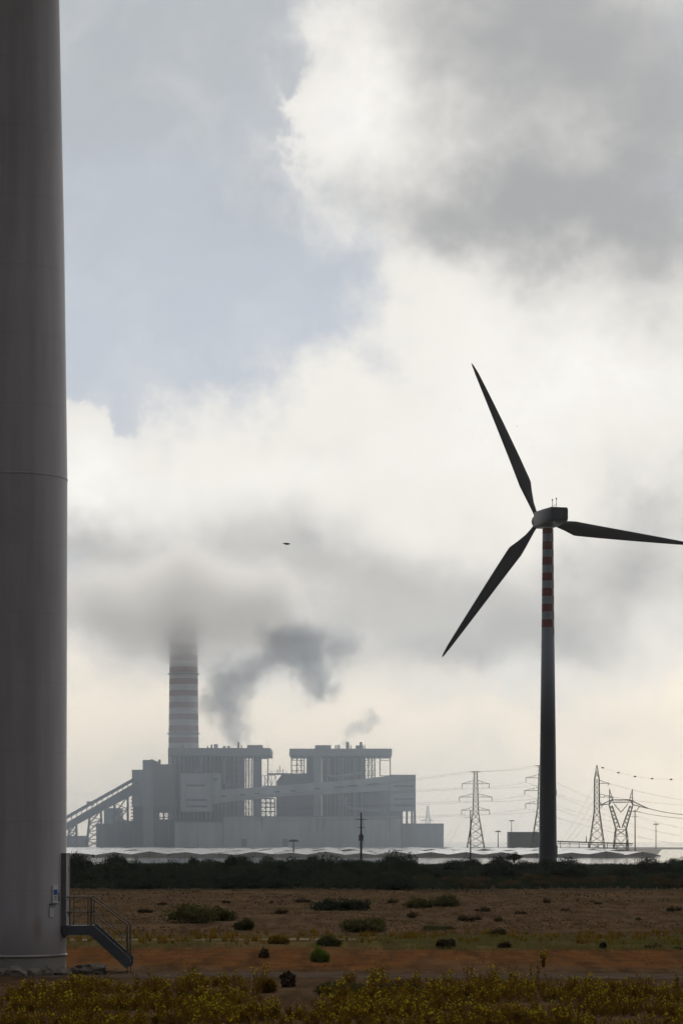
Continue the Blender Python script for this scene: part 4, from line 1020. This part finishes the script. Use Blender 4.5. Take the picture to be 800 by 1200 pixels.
# yellow-flowered weeds of the foreground, built from a few plant patterns
def weed_pattern(seed, h_, flowers):
    rr = random.Random(seed); st_ = MB(); lf = MB(); fl = MB()
    for k in range(rr.randint(3, 6)):
        a = rr.uniform(0, 6.283); ln = h_*rr.uniform(.6, 1.0); tip = Vector((math.cos(a)*ln*.28, math.sin(a)*ln*.28, ln)); w2 = .011
        b0 = Vector((rr.uniform(-.06, .06), rr.uniform(-.06, .06), -.03)); md = b0.lerp(tip, .5)+Vector((0, 0, ln*.06))
        for p_, q_ in ((b0, md), (md, tip)): st_.add([p_+Vector((-w2, 0, 0)), p_+Vector((w2, 0, 0)), q_+Vector((w2*.7, 0, 0)), q_+Vector((-w2*.7, 0, 0))], [(0, 1, 2, 3)])
        for j in range(rr.randint(7, 12)):
            t = rr.uniform(.08, .98); p = b0.lerp(tip, t)+Vector((0, 0, ln*.05)); sp = .13*(1.15-t*.6); e = p+Vector((rr.uniform(-sp, sp), rr.uniform(-sp, sp), rr.uniform(-.02, .10)))
            wv = Vector((rr.uniform(-1, 1), rr.uniform(-1, 1), rr.uniform(-.5, .8))).normalized()*rr.uniform(.012, .028); m_ = p.lerp(e, .55)
            lf.add([p, m_+wv, e, m_-wv], [(0, 1, 2, 3)])
        if flowers:
            for j in range(rr.randint(1, 4)):
                p = tip+Vector((rr.uniform(-.07, .07), rr.uniform(-.07, .07), rr.uniform(-.12, .04))); s_ = rr.uniform(.012, .026)
                fl.add([p+Vector((-s_, 0, -s_*.4)), p+Vector((s_, 0, -s_*.4)), p+Vector((s_, s_, s_)), p+Vector((-s_, s_, s_))], [(0, 1, 2, 3)])
    return st_, lf, fl
pats = [weed_pattern(400+i, R.uniform(.26, .6), i % 2 != 1) for i in range(9)]
def tile(name, which, m, label, placements):
    V = []; Fc = []; base = 0
    arr = [(np.array(p[which].v, float).reshape(-1, 3), np.array(p[which].f, int).reshape(-1, 4)) for p in pats]
    for (X, Y, Z, s_, rz, k) in placements:
        v, f = arr[k]
        if len(v) == 0: continue
        c_, s2 = math.cos(rz), math.sin(rz); vv = v*s_; out_ = np.empty_like(vv)
        out_[:, 0] = vv[:, 0]*c_-vv[:, 1]*s2+X; out_[:, 1] = vv[:, 0]*s2+vv[:, 1]*c_+Y; out_[:, 2] = vv[:, 2]+Z
        V.append(out_); Fc.append(f+base); base += len(v)
    V = np.concatenate(V); Fc = np.concatenate(Fc)
    me = bpy.data.meshes.new(name); me.vertices.add(len(V)); me.vertices.foreach_set('co', V.astype(np.float32).ravel())
    me.loops.add(Fc.size); me.loops.foreach_set('vertex_index', Fc.astype(np.int32).ravel())
    me.polygons.add(len(Fc)); me.polygons.foreach_set('loop_start', np.arange(0, Fc.size, 4, dtype=np.int32)); me.polygons.foreach_set('loop_total', np.full(len(Fc), 4, dtype=np.int32))
    me.materials.append(m); me.update(); me.validate()
    o = bpy.data.objects.new(name, me); col.objects.link(o); return tag(o, label, kind='stuff')
rr = random.Random(55); pl = []
for i in range(9000):
    Y = 72+(99-72)*rr.random(); X = rr.uniform(-.142*Y-2, .142*Y+2)
    dn = mnoise.noise(Vector((X*.28, Y*.22, 0)))+.5*mnoise.noise(Vector((X*.9, Y*.7, 3)))
    edge = (97.5-Y)/12.0
    if X < -6: edge = (95-Y)/11.0
    if dn*1.5+min(.2, edge*.55-.3)+rr.uniform(-.12, .12) < .12: continue
    pl.append((X, Y, ground_h(X, Y), rr.uniform(.5, 1.15)*(1 if rr.random() < .90 else 1.7), rr.uniform(0, 6.28), rr.randrange(9)))
tile('weeds', 0, m_weed, 'brown stems of the foreground weeds', pl)
tile('weeds', 1, m_weedg, 'olive leaves of the foreground weeds', pl)
tile('weeds', 2, m_flower, 'small yellow flowers sprinkled over the foreground weeds', pl)

# shrubs and plants dotted in the field
def field_plant(px, py, wpx, hpx, m, label, seed, cat='shrub', group=None, leafs=.07, nl=1800, name='shrub', core=True):
    Y = px_to_Y(py); s_ = Y/F; w_ = wpx*s_; h_ = hpx*s_
    me = shrub_mesh(name, m, w_*1.25, min(w_, 2.5)*1.1+.2, h_*1.35, nl, leafs, seed, 10, core)
    put(me, name, (px-CX)*s_, Y, 1.0, label, cat, group, rz=0)
FP = [(220, 1081, 62, 23, m_olive, 'large olive shrub in the field right of the stairs'), (257, 1079, 30, 15, m_olive, 'smaller olive shrub adjoining the large one'),
      (286, 1089, 17, 13, m_olive, 'compact round green shrub below the olive pair'), (400, 1067, 54, 14, m_scrub, 'dark spreading shrub in mid field'),
      (428, 1092, 44, 17, m_olive, 'olive dome shaped shrub in mid field'), (491, 1064, 28, 13, m_olive, 'grey green shrub far in the field, left of a pair'), (522, 1063, 30, 13, m_olive, 'grey green shrub far in the field, right of a pair'),
      (515, 1090, 34, 6, m_olive, 'flat green cushion plant in the field'), (374, 1126, 19, 17, m_bright, 'bright green bush on the red soil'),
      (523, 1112, 22, 12, m_scrubb, 'dark ragged shrub at the edge of the red soil'), (583, 1097, 18, 7, m_scrubb, 'low dark clump at the near side of mid field'),
      (592, 1111, 15, 6, m_scrubb, 'brown clump at the edge of the red soil'), (706, 1112, 6, 8, m_scrub, 'little upright dark plant by the green strip'), (310, 1122, 9, 10, m_scrubb, 'small dark brown plant on the red soil'),
      (384, 1110, 24, 12, m_olive, 'olive weed clump beside the pale track'), (325, 1108, 20, 9, m_weedg, 'yellow green clump along the pale track'),
      (400, 1166, 50, 17, m_olive, 'broad dark green clump at the far edge of the weeds'), (313, 1162, 20, 16, m_weedg, 'green leafy clump left of the dark clod'), (467, 1165, 40, 15, m_scrubb, 'brown clump right of the broad green one')]
for i, (px, py, w_, h_, m_, lab) in enumerate(FP): field_plant(px, py, w_, h_, m_, lab, 500+i, leafs=.05+.0006*px_to_Y(py)*.5, core=h_ > 9)
sm = shrub_mesh('shrub', m_scrubb, 1.5, 1.0, .55, 350, .07, 600, 6)
for px, py in ((265, 1058), (318, 1059), (382, 1059), (355, 1058), (545, 1079), (557, 1078), (610, 1072), (662, 1068), (747, 1078), (789, 1068), (583, 1079), (640, 1058), (700, 1060), (460, 1058), (430, 1056), (190, 1060), (765, 1112), (795, 1113), (170, 1070), (566, 1069), (330, 1072), (483, 1076)):
    Y = px_to_Y(py); put(sm, 'shrub', (px-CX)*Y/F, Y, R.uniform(.5, 1.1), 'small dark low shrub dotted in the dry field', 'shrub', 'small dark shrubs in the dry field')
def tall_weed(px, py, hgt, label, seed):
    Y = px_to_Y(py); rt = empty('flowering_weed', ((px-CX)*Y/F, Y, 0), label, 'weed')
    rr = random.Random(seed); a = MB(); b_ = MB(); c_ = MB()
    for k in range(4):
        s1, l1, f1 = weed_pattern(seed+k, hgt*rr.uniform(.8, 1), True); o = Vector((rr.uniform(-.15, .15), rr.uniform(-.1, .1), 0))
        for dst, src in ((a, s1), (b_, l1), (c_, f1)): dst.add([Vector(v)+o for v in src.v], src.f)
    a.build('stem', m_weed, rt); b_.build('foliage', m_weedg, rt); tag(c_.build('flowers', m_flower, rt), kind='stuff')
tall_weed(305, 1163, 1.15, 'tallest yellow flowering weed at the edge of the foreground', 700)
tall_weed(636, 1133, .85, 'lone yellow flowering weed standing on the red soil', 710)
tall_weed(437, 1160, .95, 'tall thin weed right of the broad green clump', 720)

# ------------------------------------------------------------------ colour management, render hints
sc.view_settings.view_transform = 'Standard'; sc.view_settings.look = 'None'; sc.view_settings.exposure = 0; sc.view_settings.gamma = 1
sc.cycles.max_bounces = 9; sc.cycles.diffuse_bounces = 2; sc.cycles.glossy_bounces = 2; sc.cycles.volume_bounces = 6; sc.cycles.use_adaptive_sampling = True; sc.cycles.adaptive_threshold = 0.03; sc.cycles.transparent_max_bounces = 6
sc.cycles.use_denoising = True; sc.cycles.volume_max_steps = 256
print('belt shrubs', nS)
